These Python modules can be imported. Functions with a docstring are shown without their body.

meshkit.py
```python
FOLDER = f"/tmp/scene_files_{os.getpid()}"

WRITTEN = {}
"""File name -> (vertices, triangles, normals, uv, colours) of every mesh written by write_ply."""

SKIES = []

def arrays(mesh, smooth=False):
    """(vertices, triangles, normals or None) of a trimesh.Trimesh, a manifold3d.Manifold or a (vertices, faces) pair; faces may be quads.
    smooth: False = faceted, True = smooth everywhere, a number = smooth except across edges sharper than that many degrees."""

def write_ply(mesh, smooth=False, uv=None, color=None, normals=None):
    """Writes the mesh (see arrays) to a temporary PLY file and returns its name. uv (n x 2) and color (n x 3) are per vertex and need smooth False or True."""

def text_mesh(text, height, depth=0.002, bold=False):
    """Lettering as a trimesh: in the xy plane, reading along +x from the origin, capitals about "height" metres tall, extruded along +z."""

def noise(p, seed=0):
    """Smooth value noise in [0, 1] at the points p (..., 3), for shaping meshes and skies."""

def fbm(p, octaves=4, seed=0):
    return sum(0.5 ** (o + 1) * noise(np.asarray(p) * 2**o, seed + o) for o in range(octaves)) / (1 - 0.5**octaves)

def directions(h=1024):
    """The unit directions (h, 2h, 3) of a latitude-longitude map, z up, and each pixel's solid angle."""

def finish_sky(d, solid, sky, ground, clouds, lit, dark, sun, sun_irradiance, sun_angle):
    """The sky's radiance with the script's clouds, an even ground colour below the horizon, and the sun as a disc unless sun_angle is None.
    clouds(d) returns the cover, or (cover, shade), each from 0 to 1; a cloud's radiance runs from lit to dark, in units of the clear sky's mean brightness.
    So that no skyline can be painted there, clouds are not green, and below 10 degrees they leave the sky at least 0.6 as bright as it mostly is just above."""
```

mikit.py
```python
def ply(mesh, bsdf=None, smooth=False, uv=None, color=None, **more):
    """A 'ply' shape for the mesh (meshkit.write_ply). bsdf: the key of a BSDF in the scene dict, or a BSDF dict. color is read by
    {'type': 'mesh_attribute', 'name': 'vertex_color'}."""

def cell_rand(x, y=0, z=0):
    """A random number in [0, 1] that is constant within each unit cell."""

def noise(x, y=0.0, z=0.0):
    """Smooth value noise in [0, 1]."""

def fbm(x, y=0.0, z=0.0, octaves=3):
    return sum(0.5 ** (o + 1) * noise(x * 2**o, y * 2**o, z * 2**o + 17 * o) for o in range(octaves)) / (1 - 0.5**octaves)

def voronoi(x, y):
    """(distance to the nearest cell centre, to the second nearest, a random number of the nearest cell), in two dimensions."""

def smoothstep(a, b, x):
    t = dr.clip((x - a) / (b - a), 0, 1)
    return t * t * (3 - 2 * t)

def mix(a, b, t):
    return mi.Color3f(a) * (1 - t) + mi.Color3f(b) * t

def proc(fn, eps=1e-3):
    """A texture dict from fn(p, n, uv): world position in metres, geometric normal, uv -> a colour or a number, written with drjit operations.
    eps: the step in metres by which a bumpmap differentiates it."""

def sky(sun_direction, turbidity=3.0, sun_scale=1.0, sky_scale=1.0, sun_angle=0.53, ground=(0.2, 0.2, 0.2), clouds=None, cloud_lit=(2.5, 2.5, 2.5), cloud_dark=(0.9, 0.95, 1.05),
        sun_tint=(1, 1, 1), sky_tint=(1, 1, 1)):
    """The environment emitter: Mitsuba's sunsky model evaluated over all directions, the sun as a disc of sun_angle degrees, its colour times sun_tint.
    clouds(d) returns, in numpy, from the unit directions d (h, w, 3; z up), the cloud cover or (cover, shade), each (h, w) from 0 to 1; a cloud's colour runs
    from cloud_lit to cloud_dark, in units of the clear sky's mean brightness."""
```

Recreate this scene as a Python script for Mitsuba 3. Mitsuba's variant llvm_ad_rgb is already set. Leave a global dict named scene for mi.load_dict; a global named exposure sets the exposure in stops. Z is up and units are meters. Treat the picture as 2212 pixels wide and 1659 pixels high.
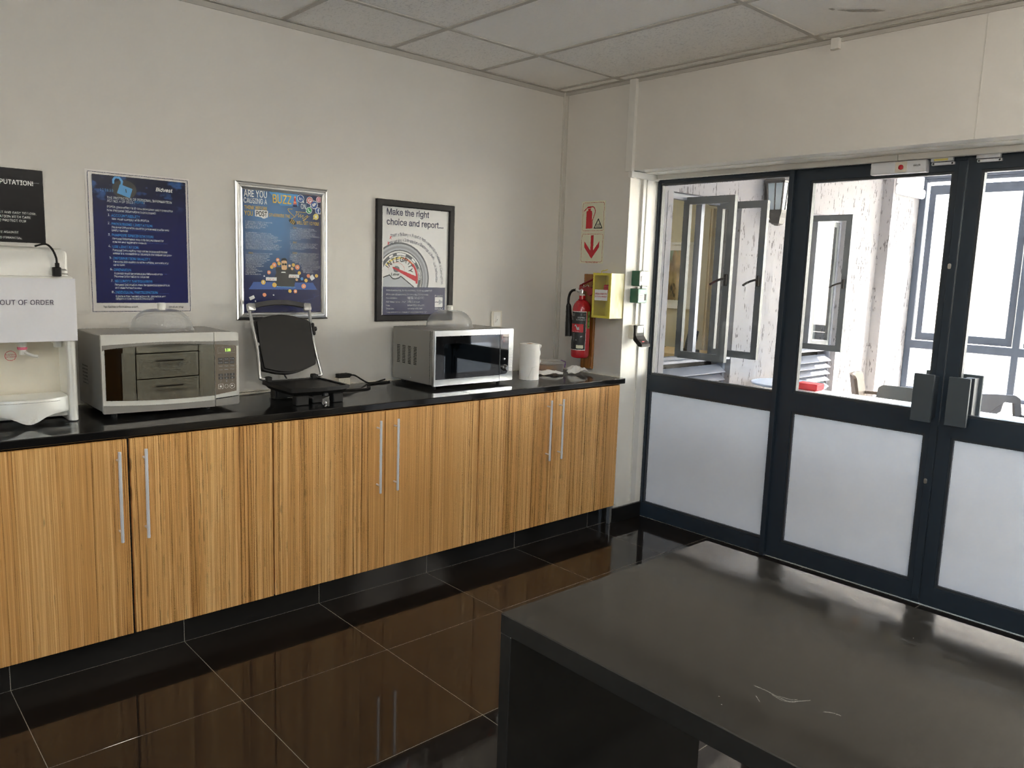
import math, random
import numpy as np, trimesh
import drjit as dr
import mitsuba as mi
import mikit, meshkit
from mikit import noise, fbm, voronoi, cell_rand, smoothstep, mix, proc
from shapely.geometry import Polygon, Point, box as sbox, LineString
from shapely import affinity
from shapely.ops import unary_union

random.seed(7); np.random.seed(7)
T = mi.ScalarTransform4f
scene, labels = {}, {}

# ------------------------------------------------------------------ camera, sky, sun, exposure
CAM = np.array([-3.6397, -3.5868, 1.5199])
FWD = np.array([0.66695, 0.7316, -0.14122])
UP = np.array([0.0699, 0.12727, 0.9894])
scene['camera'] = {'type': 'perspective', 'fov': 66.578, 'fov_axis': 'x', 'near_clip': 0.02, 'far_clip': 500.0,
                   'to_world': T().look_at(origin=CAM.tolist(), target=(CAM + FWD).tolist(), up=UP.tolist())}
exposure = 0.95
scene['sky'] = mikit.sky((0.62, -0.60, 0.62), turbidity=3.5, sun_scale=46.0, sky_scale=38.0, ground=(0.35, 0.34, 0.32), sky_tint=(1.12, 1.0, 0.87), sun_tint=(0.92, 0.98, 1.10))
OFFICE_L = [5.0, 4.8, 4.4]   # radiance of the added panel lamps brightening the two rooms beyond
LAMP_W = 44.0          # radiance of the room's ceiling lamps


def s(r, g, b):
    return [((c / 255) / 12.92 if c / 255 < 0.04045 else ((c / 255 + 0.055) / 1.055) ** 2.4) for c in (r, g, b)]


# ------------------------------------------------------------------ materials
def two(d):
    return {'type': 'twosided', 'bsdf': d}


def rgb(c):
    return {'type': 'rgb', 'value': list(c)} if not isinstance(c, dict) else c


def mat(name, c, rough=0.5, metal=0.0, spec=0.5, bump=None, **kw):
    d = {'type': 'principled', 'base_color': rgb(c), 'roughness': rough if isinstance(rough, dict) else float(rough), 'metallic': float(metal), 'specular': float(spec)}
    d.update(kw)
    if bump is not None:
        d = {'type': 'bumpmap', 'arbitrary': bump[0], 'scale': float(bump[1]), 'bsdf': d}
    scene[name] = two(d)


def flat(name, c):
    scene[name] = two({'type': 'diffuse', 'reflectance': rgb(c)})


def wall_fn(p, n, uv):
    v = fbm(p.x * 1.3 + p.y * 1.1, p.z * 1.2, p.y, 3)
    return mix(s(208, 204, 197), s(214, 210, 203), v)


def wall_bump(p, n, uv):
    return fbm((p.x + p.y) * 160, p.z * 160, 3.0, 2)


mat('wall_paint', proc(wall_fn), 0.55, spec=0.3, bump=(proc(wall_bump, 1e-3), 0.0006))
mat('trim_paint', s(196, 192, 184), 0.45)
mat('reveal_paint', s(240, 236, 226), 0.5)


def tile_fn(p, n, uv):
    cx, cy = dr.floor((p.x + 0.1) / 0.6), dr.floor((p.y + 0.485) / 1.2)
    k = cell_rand(cx, cy, 5)
    sp = smoothstep(0.62, 0.72, fbm(p.x * 190, p.y * 120, 2.0, 2)) * (0.1 + 0.45 * smoothstep(0.55, 0.8, k))
    base = mix(s(242, 239, 234), s(234, 231, 226), k)
    return base * (1 - 0.35 * sp)


def tile_bump(p, n, uv):
    return fbm(p.x * 150, p.y * 150, 1.0, 2)


mat('ceiling_tile', proc(tile_fn), 0.85, spec=0.15, bump=(proc(tile_bump, 1e-3), 0.0012))
mat('grid_paint', s(176, 172, 164), 0.5)
mat('ceiling_mark', s(165, 160, 152), 0.7)


def floor_fn(p, n, uv):
    v = fbm(p.x * 4, p.y * 4, 0.0, 3)
    return mix((0.0065, 0.0055, 0.005), (0.011, 0.0095, 0.0085), v)


mat('floor_tile', proc(floor_fn), 0.045, spec=0.27)
mat('grout', s(122, 116, 106), 0.8)
mat('skirting_tile', (0.008, 0.008, 0.008), 0.12, spec=0.5)


def wood_fn(p, n, uv):
    seed = dr.floor((p.x + 10.0) / 0.548) * 3.7
    x = p.x + 0.005 * (noise(p.x * 9, p.z * 2.2, seed) - 0.5) + 0.0014 * (noise(p.x * 60, p.z * 7, seed + 3) - 0.5)
    a = noise(x * 420, p.z * 1.1, seed)
    b = noise(x * 150, p.z * 0.6, seed + 9)
    c = noise(x * 26, p.z * 0.25, seed + 4)
    d = noise(x * 900, p.z * 9.0, seed + 2)
    v = 0.42 * a + 0.24 * b + 0.20 * c + 0.22 * d
    light, mid, dark = s(230, 184, 120), s(198, 144, 82), s(116, 74, 34)
    col = mix(mix(dark, mid, smoothstep(0.28, 0.52, v)), light, smoothstep(0.52, 0.78, v))
    pore = smoothstep(0.70, 0.86, noise(x * 420, p.z * 18, seed + 20)) * smoothstep(0.5, 0.75, noise(x * 160, p.z * 2.0, seed + 31))
    return col * (1 - 0.5 * pore)


mat('veneer', proc(wood_fn), 0.42, spec=0.4)
mat('carcass', (0.012, 0.011, 0.01), 0.6)


def granite_fn(p, n, uv):
    v = smoothstep(0.66, 0.8, noise(p.x * 700, p.y * 700, p.z * 700))
    return mix((0.005, 0.005, 0.0052), (0.012, 0.012, 0.013), v)


mat('granite', proc(granite_fn), 0.075, spec=0.55)


def island_fn(p, n, uv):
    v = fbm(p.x * 5, p.y * 5, p.z * 5, 4)
    return mix((0.0075, 0.0073, 0.0068), (0.017, 0.016, 0.0142), v)


def island_rough(p, n, uv):
    v = fbm(p.x * 9, p.y * 9, 0.0, 4)
    w = smoothstep(0.52, 0.75, fbm(p.x * 40, p.y * 14, 5.0, 3))
    return 0.045 + 0.035 * v + 0.06 * w


mat('island_laminate', proc(island_fn), proc(island_rough), spec=0.85)
mat("scuff", s(118, 116, 110), 0.5)
mat('frame_grey', s(32, 42, 52), 0.42, spec=0.3)
mat('bead_grey', s(38, 44, 50), 0.4)
mat('handle_box', s(58, 65, 70), 0.5, spec=0.3)
mat('alu', s(232, 233, 236), 0.32, metal=0.25)
mat('steel', s(200, 198, 194), 0.25, metal=1.0)
mat('chrome', s(220, 220, 220), 0.1, metal=1.0)
mat('trunking', s(222, 219, 212), 0.42)
mat('white_plastic', s(232, 230, 222), 0.28, spec=0.5)
mat('cream_plastic', s(226, 219, 202), 0.35, spec=0.45)
mat('paper', s(226, 224, 226), 0.6, spec=0.2)
mat('paper_ink', s(60, 52, 70), 0.7)
mat('black_plastic', (0.006, 0.006, 0.006), 0.45, spec=0.25)
mat('black_rubber', (0.007, 0.007, 0.007), 0.6, spec=0.2)
mat('nonstick', (0.011, 0.011, 0.011), 0.45, spec=0.22)
mat('oven_silver', s(138, 135, 129), 0.42, metal=0.4)
mat('oven_grey', s(128, 125, 120), 0.42, metal=0.5)
mat('oven_light', s(226, 224, 216), 0.3, metal=0.35)
mat('oven_dark', s(92, 90, 86), 0.35, metal=0.4)
mat('brushed', s(206, 206, 204), 0.22, metal=0.95)
scene['oven_mirror'] = two({'type': 'conductor', 'material': 'none', 'specular_reflectance': {'type': 'rgb', 'value': [0.36, 0.36, 0.345]}})
scene['oven_mirror_dim'] = two({'type': 'conductor', 'material': 'none', 'specular_reflectance': {'type': 'rgb', 'value': [0.28, 0.28, 0.265]}})
mat('black_glass', (0.004, 0.004, 0.0045), 0.03, spec=0.9)
scene['smoke_glass'] = two({'type': 'conductor', 'material': 'none', 'specular_reflectance': {'type': 'rgb', 'value': [0.15, 0.165, 0.18]}})
mat('panel_taupe', s(96, 86, 74), 0.4)
mat('key_dark', s(40, 40, 42), 0.5)
mat('print_white', s(240, 240, 238), 0.6, spec=0.2)
mat('print_grey', s(150, 152, 156), 0.5)
mat('print_silver', s(176, 180, 184), 0.5)
mat('print_darkgrey', s(84, 88, 92), 0.5)
mat('print_black', s(22, 22, 24), 0.5)
mat('print_navy', s(34, 38, 74), 0.35, spec=0.4)
mat('print_ink', s(26, 28, 58), 0.5)
mat('print_blue', s(46, 148, 220), 0.5)
mat('print_gold', s(216, 180, 92), 0.5)
mat('print_red', s(188, 44, 52), 0.5)
mat('print_orange', s(206, 112, 72), 0.5)
mat('print_yellow', s(222, 206, 120), 0.5)
mat('print_green', s(56, 148, 92), 0.5)
mat('print_magenta', s(196, 96, 118), 0.5)
mat('print_sky', s(88, 150, 200), 0.5)
mat('print_mid_blue', s(52, 84, 150), 0.5)
mat('print_skin', s(214, 176, 134), 0.5)
mat('print_charcoal', s(46, 48, 48), 0.5)
mat('print_rug', s(54, 84, 146), 0.5)
mat('print_peach', s(226, 150, 110), 0.5)
mat('poster_black', s(10, 11, 16), 0.25, spec=0.2)
mat('laminate_white', s(226, 222, 216), 0.2, spec=0.5)


def navy_fn(p, n, uv):
    g = smoothstep(1.62, 1.87, p.z)
    st = smoothstep(0.55, 0.8, fbm(p.x * 26, p.z * 40, 1.0, 3)) * smoothstep(1.72, 1.80, p.z)
    return mix(mix(s(24, 28, 74), s(16, 22, 46), g), s(50, 96, 160), 0.55 * st)


mat('poster_navy', proc(navy_fn), 0.22, spec=0.25)


def buzz_fn(p, n, uv):
    d = dr.sqrt(dr.square((p.x + 1.95) * 1.3) + dr.square(p.z - 1.72))
    return mix(s(98, 136, 178), s(36, 40, 74), smoothstep(0.02, 0.34, d))


mat('poster_buzz', proc(buzz_fn), 0.22, spec=0.3)
mat('poster_white', s(226, 226, 222), 0.16, spec=0.5)
mat('frame_black', (0.008, 0.008, 0.009), 0.45, spec=0.2)
mat('sign_glow', s(224, 222, 196), 0.4)
mat('sign_red', s(170, 28, 38), 0.4)
mat('ext_red', s(164, 20, 30), 0.16, spec=0.55, clearcoat=0.6, clearcoat_gloss=0.9)
mat('ext_dark_red', s(116, 16, 24), 0.3)
mat('sticker_green', s(126, 148, 66), 0.4)


def board_fn(p, n, uv):
    v = fbm(p.y * 120 + 2 * noise(p.z * 6, p.y * 10, 0.0), p.z * 3, 0.0, 3)
    k = dr.sqrt(dr.square((p.y + 0.315) * 1.6) + dr.square((p.z - 1.10) * 0.8))
    return mix(s(92, 56, 24), s(148, 96, 44), v) * (0.35 + 0.65 * smoothstep(0.008, 0.03, k))


mat('stained_board', proc(board_fn), 0.35)
mat('yellow_paint', s(206, 190, 66), 0.3)


def foil_fn(p, n, uv):
    return mix(s(214, 202, 130), s(240, 236, 206), fbm(p.x * 30, p.z * 14, 0.0, 3))


mat('yellow_side', proc(foil_fn), 0.3)
mat('green_plastic', s(20, 74, 54), 0.35)
mat('green_face', s(150, 190, 176), 0.35)
mat('purple_plastic', s(78, 24, 100), 0.35)
scene['clear_plastic'] = {'type': 'blendbsdf', 'weight': 0.13, 'a': {'type': 'thindielectric', 'int_ior': 1.5}, 'b': two({'type': 'principled', 'base_color': rgb(s(240, 240, 238)), 'roughness': 0.06, 'specular': 1.0})}
scene['tub_plastic'] = {'type': 'blendbsdf', 'weight': 0.22, 'a': {'type': 'thindielectric', 'int_ior': 1.5}, 'b': two({'type': 'principled', 'base_color': rgb(s(232, 226, 220)), 'roughness': 0.15, 'specular': 0.8})}
mat('food', s(168, 116, 52), 0.6)
mat('tissue', s(234, 230, 224), 0.8, spec=0.1)
mat('cardboard', s(150, 116, 76), 0.8)
mat('led_green', s(20, 30, 8), 0.5)
scene['pane_glass'] = {'type': 'thindielectric', 'int_ior': 1.5}
scene['frosted_glass'] = {'type': 'principledthin', 'base_color': rgb([0.225, 0.24, 0.27]), 'roughness': 0.45, 'spec_trans': 0.0, 'diff_trans': 1.2, 'eta': 1.4}


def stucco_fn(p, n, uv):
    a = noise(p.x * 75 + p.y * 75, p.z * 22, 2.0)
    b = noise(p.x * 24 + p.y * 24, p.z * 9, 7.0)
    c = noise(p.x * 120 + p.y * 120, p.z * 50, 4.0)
    pit_shade = smoothstep(0.62, 0.76, 0.6 * a + 0.4 * c) * smoothstep(0.40, 0.6, b)  # shade inside the plaster pits, painted into the colour as grey marks
    return mix(s(124, 125, 130), s(72, 72, 77), 0.9 * pit_shade)


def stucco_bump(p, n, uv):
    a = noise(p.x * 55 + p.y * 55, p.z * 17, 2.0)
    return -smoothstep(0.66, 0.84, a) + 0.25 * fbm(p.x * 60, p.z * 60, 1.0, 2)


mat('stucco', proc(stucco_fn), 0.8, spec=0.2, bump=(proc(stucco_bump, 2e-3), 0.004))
mat('exterior_white', s(232, 232, 234), 0.7)
mat('exterior_floor', s(222, 219, 212), 0.6)
mat('exterior_ground', s(206, 204, 198), 0.9)
mat('window_alu', s(46, 56, 72), 0.45, spec=0.3)
mat('sash_charcoal', s(58, 64, 68), 0.38)
mat('louvre_alu', s(122, 127, 138), 0.4, metal=0.2)
mat('office_cream', s(206, 198, 168), 0.7)
mat('office_white', s(220, 228, 232), 0.7)
mat('curtain_cloth', s(206, 192, 156), 0.85)
mat('picture_mount', s(232, 230, 222), 0.6)


def art_fn(p, n, uv):
    v = fbm(p.y * 9, p.z * 5, 1.0, 4)
    w = fbm(p.y * 14, p.z * 7, 9.0, 4)
    base = mix(s(122, 96, 62), s(190, 164, 116), smoothstep(0.3, 0.7, v))
    base = mix(base, s(64, 50, 36), smoothstep(0.56, 0.66, w))
    return mix(base, s(136, 156, 130), smoothstep(1.55, 1.8, p.z) * smoothstep(0.4, 0.6, w))


mat('art_print', proc(art_fn), 0.5)
mat('desk_wood', s(214, 186, 132), 0.4)
mat('chair_taupe', s(84, 76, 70), 0.5)
mat('chair_grey', s(80, 86, 88), 0.5)
mat('chair_dark', s(38, 42, 52), 0.5)
mat('table_white', s(228, 230, 230), 0.25)
mat('table_blue', s(176, 196, 220), 0.2, metal=0.3)
mat('red_card', s(200, 40, 54), 0.4)
mat('lantern_black', (0.016, 0.017, 0.018), 0.35)
mat('lantern_glass', s(190, 204, 210), 0.08, spec=0.6)
mat('kitchen_cream', s(232, 228, 208), 0.45)
scene['lamp_glow'] = {'type': 'diffuse', 'reflectance': rgb([0.8, 0.8, 0.8])}


# ------------------------------------------------------------------ mesh helpers
def B(x0, x1, y0, y1, z0, z1, r=0.0):
    """A box, its edges chamfered by r."""
    x0, x1 = sorted((x0, x1)); y0, y1 = sorted((y0, y1)); z0, z1 = sorted((z0, z1))
    if r <= 0:
        m = trimesh.creation.box((x1 - x0, y1 - y0, z1 - z0))
        m.apply_translation(((x0 + x1) / 2, (y0 + y1) / 2, (z0 + z1) / 2))
        return m
    r = min(r, 0.49 * min(x1 - x0, y1 - y0, z1 - z0))
    P = []
    for a, sx in ((x0, 1), (x1, -1)):
        for b, sy in ((y0, 1), (y1, -1)):
            for c, sz in ((z0, 1), (z1, -1)):
                P += [(a + sx * r, b + sy * r, c), (a + sx * r, b, c + sz * r), (a, b + sy * r, c + sz * r)]
    return trimesh.convex.convex_hull(np.array(P))


def RB(x0, x1, y0, y1, z0, z1, r, axis='y', n=6, e=0.0):
    """A box whose four edges along the axis are rounded by r; e chamfers the two end faces."""
    lim = {'x': (y0, y1, z0, z1, x0, x1), 'y': (x0, x1, z0, z1, y0, y1), 'z': (x0, x1, y0, y1, z0, z1)}[axis]
    a0, a1, b0, b1, c0, c1 = lim
    pts = []
    for cx, cy, st in ((a1 - r, b1 - r, 0), (a0 + r, b1 - r, 90), (a0 + r, b0 + r, 180), (a1 - r, b0 + r, 270)):
        for k in range(n + 1):
            t = math.radians(st + 90 * k / n)
            pts.append((cx + r * math.cos(t), cy + r * math.sin(t)))
    pts = np.array(pts)
    ctr = np.array([(a0 + a1) / 2, (b0 + b1) / 2]); hs = np.array([(a1 - a0) / 2, (b1 - b0) / 2])
    P = []
    for c, q in ((c0, e), (c0 + e, 0), (c1 - e, 0), (c1, e)):
        pp = ctr + (pts - ctr) * (hs - q) / hs
        for a, b in pp:
            P.append({'x': (c, a, b), 'y': (a, c, b), 'z': (a, b, c)}[axis])
    return trimesh.convex.convex_hull(np.array(P))


def J(*ms):
    out = []
    for m in ms:
        out += m if isinstance(m, list) else [m]
    return trimesh.util.concatenate(out)


def rot(m, deg, axis, point=(0, 0, 0)):
    m = m.copy()
    m.apply_transform(trimesh.transformations.rotation_matrix(math.radians(deg), axis, point))
    return m


def mv(m, x=0, y=0, z=0):
    m = m.copy(); m.apply_translation((x, y, z)); return m


def smooth_path(pts, n=8):
    """Catmull-Rom through the points."""
    P = np.array(pts, float)
    P = np.vstack([2 * P[0] - P[1], P, 2 * P[-1] - P[-2]])
    out = []
    for i in range(1, len(P) - 2):
        for k in range(n):
            t = k / n
            a, b, c, d = P[i - 1], P[i], P[i + 1], P[i + 2]
            out.append(0.5 * (2 * b + (c - a) * t + (2 * a - 5 * b + 4 * c - d) * t * t + (3 * b - a - 3 * c + d) * t ** 3))
    out.append(P[-2])
    return np.array(out)


def tube(pts, r, n=10, caps=True, scale=None):
    """A round bar along the points; r a number or one per point."""
    p = np.asarray(pts, float)
    R = np.broadcast_to(r, (len(p),)).astype(float)
    t = np.gradient(p, axis=0); t /= np.linalg.norm(t, axis=1, keepdims=True) + 1e-12
    a = np.cross(t[0], [0, 0, 1.0] if abs(t[0][2]) < 0.9 else [1.0, 0, 0]); a /= np.linalg.norm(a)
    V = []
    for i in range(len(p)):
        a = a - t[i] * (a @ t[i]); a /= np.linalg.norm(a) + 1e-12
        b = np.cross(t[i], a)
        for k in range(n):
            w = 2 * math.pi * k / n
            V.append(p[i] + R[i] * (math.cos(w) * a + math.sin(w) * b))
    F = []
    for i in range(len(p) - 1):
        for k in range(n):
            q = (i * n + k, i * n + (k + 1) % n, (i + 1) * n + (k + 1) % n, (i + 1) * n + k)
            F += [(q[0], q[1], q[2]), (q[0], q[2], q[3])]
    if caps:
        V += [p[0], p[-1]]
        c0, c1 = len(V) - 2, len(V) - 1
        L = (len(p) - 1) * n
        for k in range(n):
            F += [(c0, (k + 1) % n, k), (c1, L + k, L + (k + 1) % n)]
    return trimesh.Trimesh(np.array(V), np.array(F), process=False)


def rod(a, b, r, n=12):
    return tube([a, b], r, n)


def lathe(prof, n=32, at=(0, 0, 0), axis='z', arc=None):
    """Turns (radius, height) pairs, from the bottom up, about an upright axis."""
    prof = [(max(float(r), 1e-5), float(z)) for r, z in prof]
    V, F = [], []
    for r, z in prof:
        for k in range(n):
            w = 2 * math.pi * k / n
            V.append((r * math.cos(w), r * math.sin(w), z))
    for i in range(len(prof) - 1):
        for k in range(n):
            q = (i * n + k, i * n + (k + 1) % n, (i + 1) * n + (k + 1) % n, (i + 1) * n + k)
            F += [(q[0], q[1], q[2]), (q[0], q[2], q[3])]
    V = np.array(V)
    if axis == 'y':
        V = V[:, [0, 2, 1]] * [1, -1, 1]
    if axis == 'x':
        V = np.stack([-V[:, 2], -V[:, 0], V[:, 1]], 1)
    return trimesh.Trimesh(V + np.array(at), np.array(F), process=False)


def ex(poly, d):
    """Extrudes a polygon (points or shapely) by d along +z."""
    if not hasattr(poly, 'geom_type'):
        poly = Polygon(poly)
    if not poly.is_valid:
        poly = poly.buffer(0)
    gs = [g for g in getattr(poly, 'geoms', [poly]) if g.geom_type == 'Polygon' and g.area > 1e-12]
    return J([trimesh.creation.extrude_polygon(g, d, engine='earcut') for g in gs])


def onY(m, y=0.0):
    """From the drawing plane (x right, y up, z towards the viewer) onto a wall that faces -y."""
    m = m.copy(); v = m.vertices.copy()
    m.vertices = np.stack([v[:, 0], y - v[:, 2], v[:, 1]], 1); return m


def onX(m, x=0.0):
    """The same onto a wall that faces -x; to the right is -y."""
    m = m.copy(); v = m.vertices.copy()
    m.vertices = np.stack([x - v[:, 2], -v[:, 0], v[:, 1]], 1); return m


def rr(x0, x1, y0, y1, r):
    return sbox(x0 + r, y0 + r, x1 - r, y1 - r).buffer(r, quad_segs=6)


_glyphs = {}


def letters(text, x, y, w, h, bold=False, d=0.0004, slant=0.0):
    """Flat print in the drawing plane: the line of text from (x, y), w wide, capitals h tall, d in front of the plane."""
    key = (text, bold)
    if key not in _glyphs:
        m = meshkit.text_mesh(text, 1.0, 0.01, bold)
        front = m.face_normals[:, 2] > 0.5
        m = trimesh.Trimesh(m.vertices, m.faces[front], process=False)
        m.remove_unreferenced_vertices()
        _glyphs[key] = m
    m = _glyphs[key].copy()
    v = m.vertices.copy()
    lo, hi = v[:, 0].min(), v[:, 0].max()
    X = (v[:, 0] - lo) * (w / (hi - lo)); Y = v[:, 1] * h
    m.vertices = np.stack([x + X + slant * Y, y + Y, np.full(len(v), d)], 1)
    return m


def char(c, x, y, h, deg=0.0, bold=True, d=0.0004, sx=1.0):
    m = meshkit.text_mesh(c, 1.0, 0.01, bold) if (c, bold, 'c') not in _glyphs else _glyphs[(c, bold, 'c')]
    _glyphs[(c, bold, 'c')] = m
    m = trimesh.Trimesh(m.vertices, m.faces[m.face_normals[:, 2] > 0.5], process=False); m.remove_unreferenced_vertices()
    v = m.vertices.copy()
    v[:, 0] = (v[:, 0] - (v[:, 0].min() + v[:, 0].max()) / 2) * h * sx; v[:, 1] = (v[:, 1] - 0.5) * h; v[:, 2] = d
    t = math.radians(-deg)
    m.vertices = np.stack([x + v[:, 0] * math.cos(t) - v[:, 1] * math.sin(t), y + v[:, 0] * math.sin(t) + v[:, 1] * math.cos(t), v[:, 2]], 1)
    return m


def arc_text(text, path, h, bold=False, d=0.0004):
    """The characters spread evenly along a path of (x, y) points."""
    P = smooth_path([(a, b, 0) for a, b in path], 12)[:, :2]
    L = np.concatenate([[0], np.cumsum(np.linalg.norm(np.diff(P, axis=0), axis=1))])
    wid = np.array([{'i': .45, 'l': .45, 't': .6, 'f': .6, 'r': .6, '-': .6, ' ': .5, 'm': 1.4, 'T': .9}.get(c, 1.0) for c in text])
    at = (np.cumsum(wid) - wid / 2) / wid.sum() * L[-1]
    out = []
    for c, u in zip(text, at):
        if c == ' ':
            continue
        q = [np.interp(u, L, P[:, k]) for k in (0, 1)]
        q2 = [np.interp(min(u + 0.004, L[-1]), L, P[:, k]) for k in (0, 1)]
        q1 = [np.interp(max(u - 0.004, 0), L, P[:, k]) for k in (0, 1)]
        out.append(char(c, q[0], q[1], h, -math.degrees(math.atan2(q2[1] - q1[1], q2[0] - q1[0])), bold, d, 0.85))
    return J(out)


def fl(poly, d):
    """A flat printed patch, d in front of the drawing plane."""
    m = ex(poly, 0.0001)
    m = trimesh.Trimesh(m.vertices, m.faces[m.face_normals[:, 2] > 0.5], process=False); m.remove_unreferenced_vertices()
    v = m.vertices.copy(); v[:, 2] = d; m.vertices = v
    return m


def stroke(pts, w, d):
    return fl(LineString(pts).buffer(w / 2, quad_segs=3), d)


# ------------------------------------------------------------------ naming
_count = {}


def key_of(name):
    k = _count.get(name, 0); _count[name] = k + 1
    return name if k == 0 else '%s_%03d' % (name, k)


def add(key, mesh, m, smooth=False, **kw):
    scene[key] = mikit.ply(mesh, m, smooth, **kw)
    return key


def thing(name, label, cat, group=None):
    k = key_of(name)
    labels[k] = {'label': label, 'category': cat}
    if group:
        labels[k]['group'] = group
    return k


def one(name, mesh, m, label, cat, group=None, smooth=False):
    k = thing(name, label, cat, group)
    return add(k, mesh, m, smooth)


def struct(name, mesh, m, label=None, smooth=False):
    k = key_of(name)
    if mesh is not None:
        add(k, mesh, m, smooth)
    labels[k] = {'kind': 'structure'}
    if label:
        labels[k]['label'] = label
    return k


def part(parent, name, mesh, m, smooth=False, label=None, stuff=False, **kw):
    k = add(key_of(parent + '__' + name), mesh, m, smooth, **kw)
    if label or stuff:
        labels[k] = {}
        if label:
            labels[k]['label'] = label
        if stuff:
            labels[k]['kind'] = 'stuff'
    return k


def parts(parent, name, meshes, m, smooth=False, **kw):
    """Alike pieces of one thing, each its own part."""
    return [part(parent, name, q, m, smooth, **kw) for q in meshes]

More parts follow.
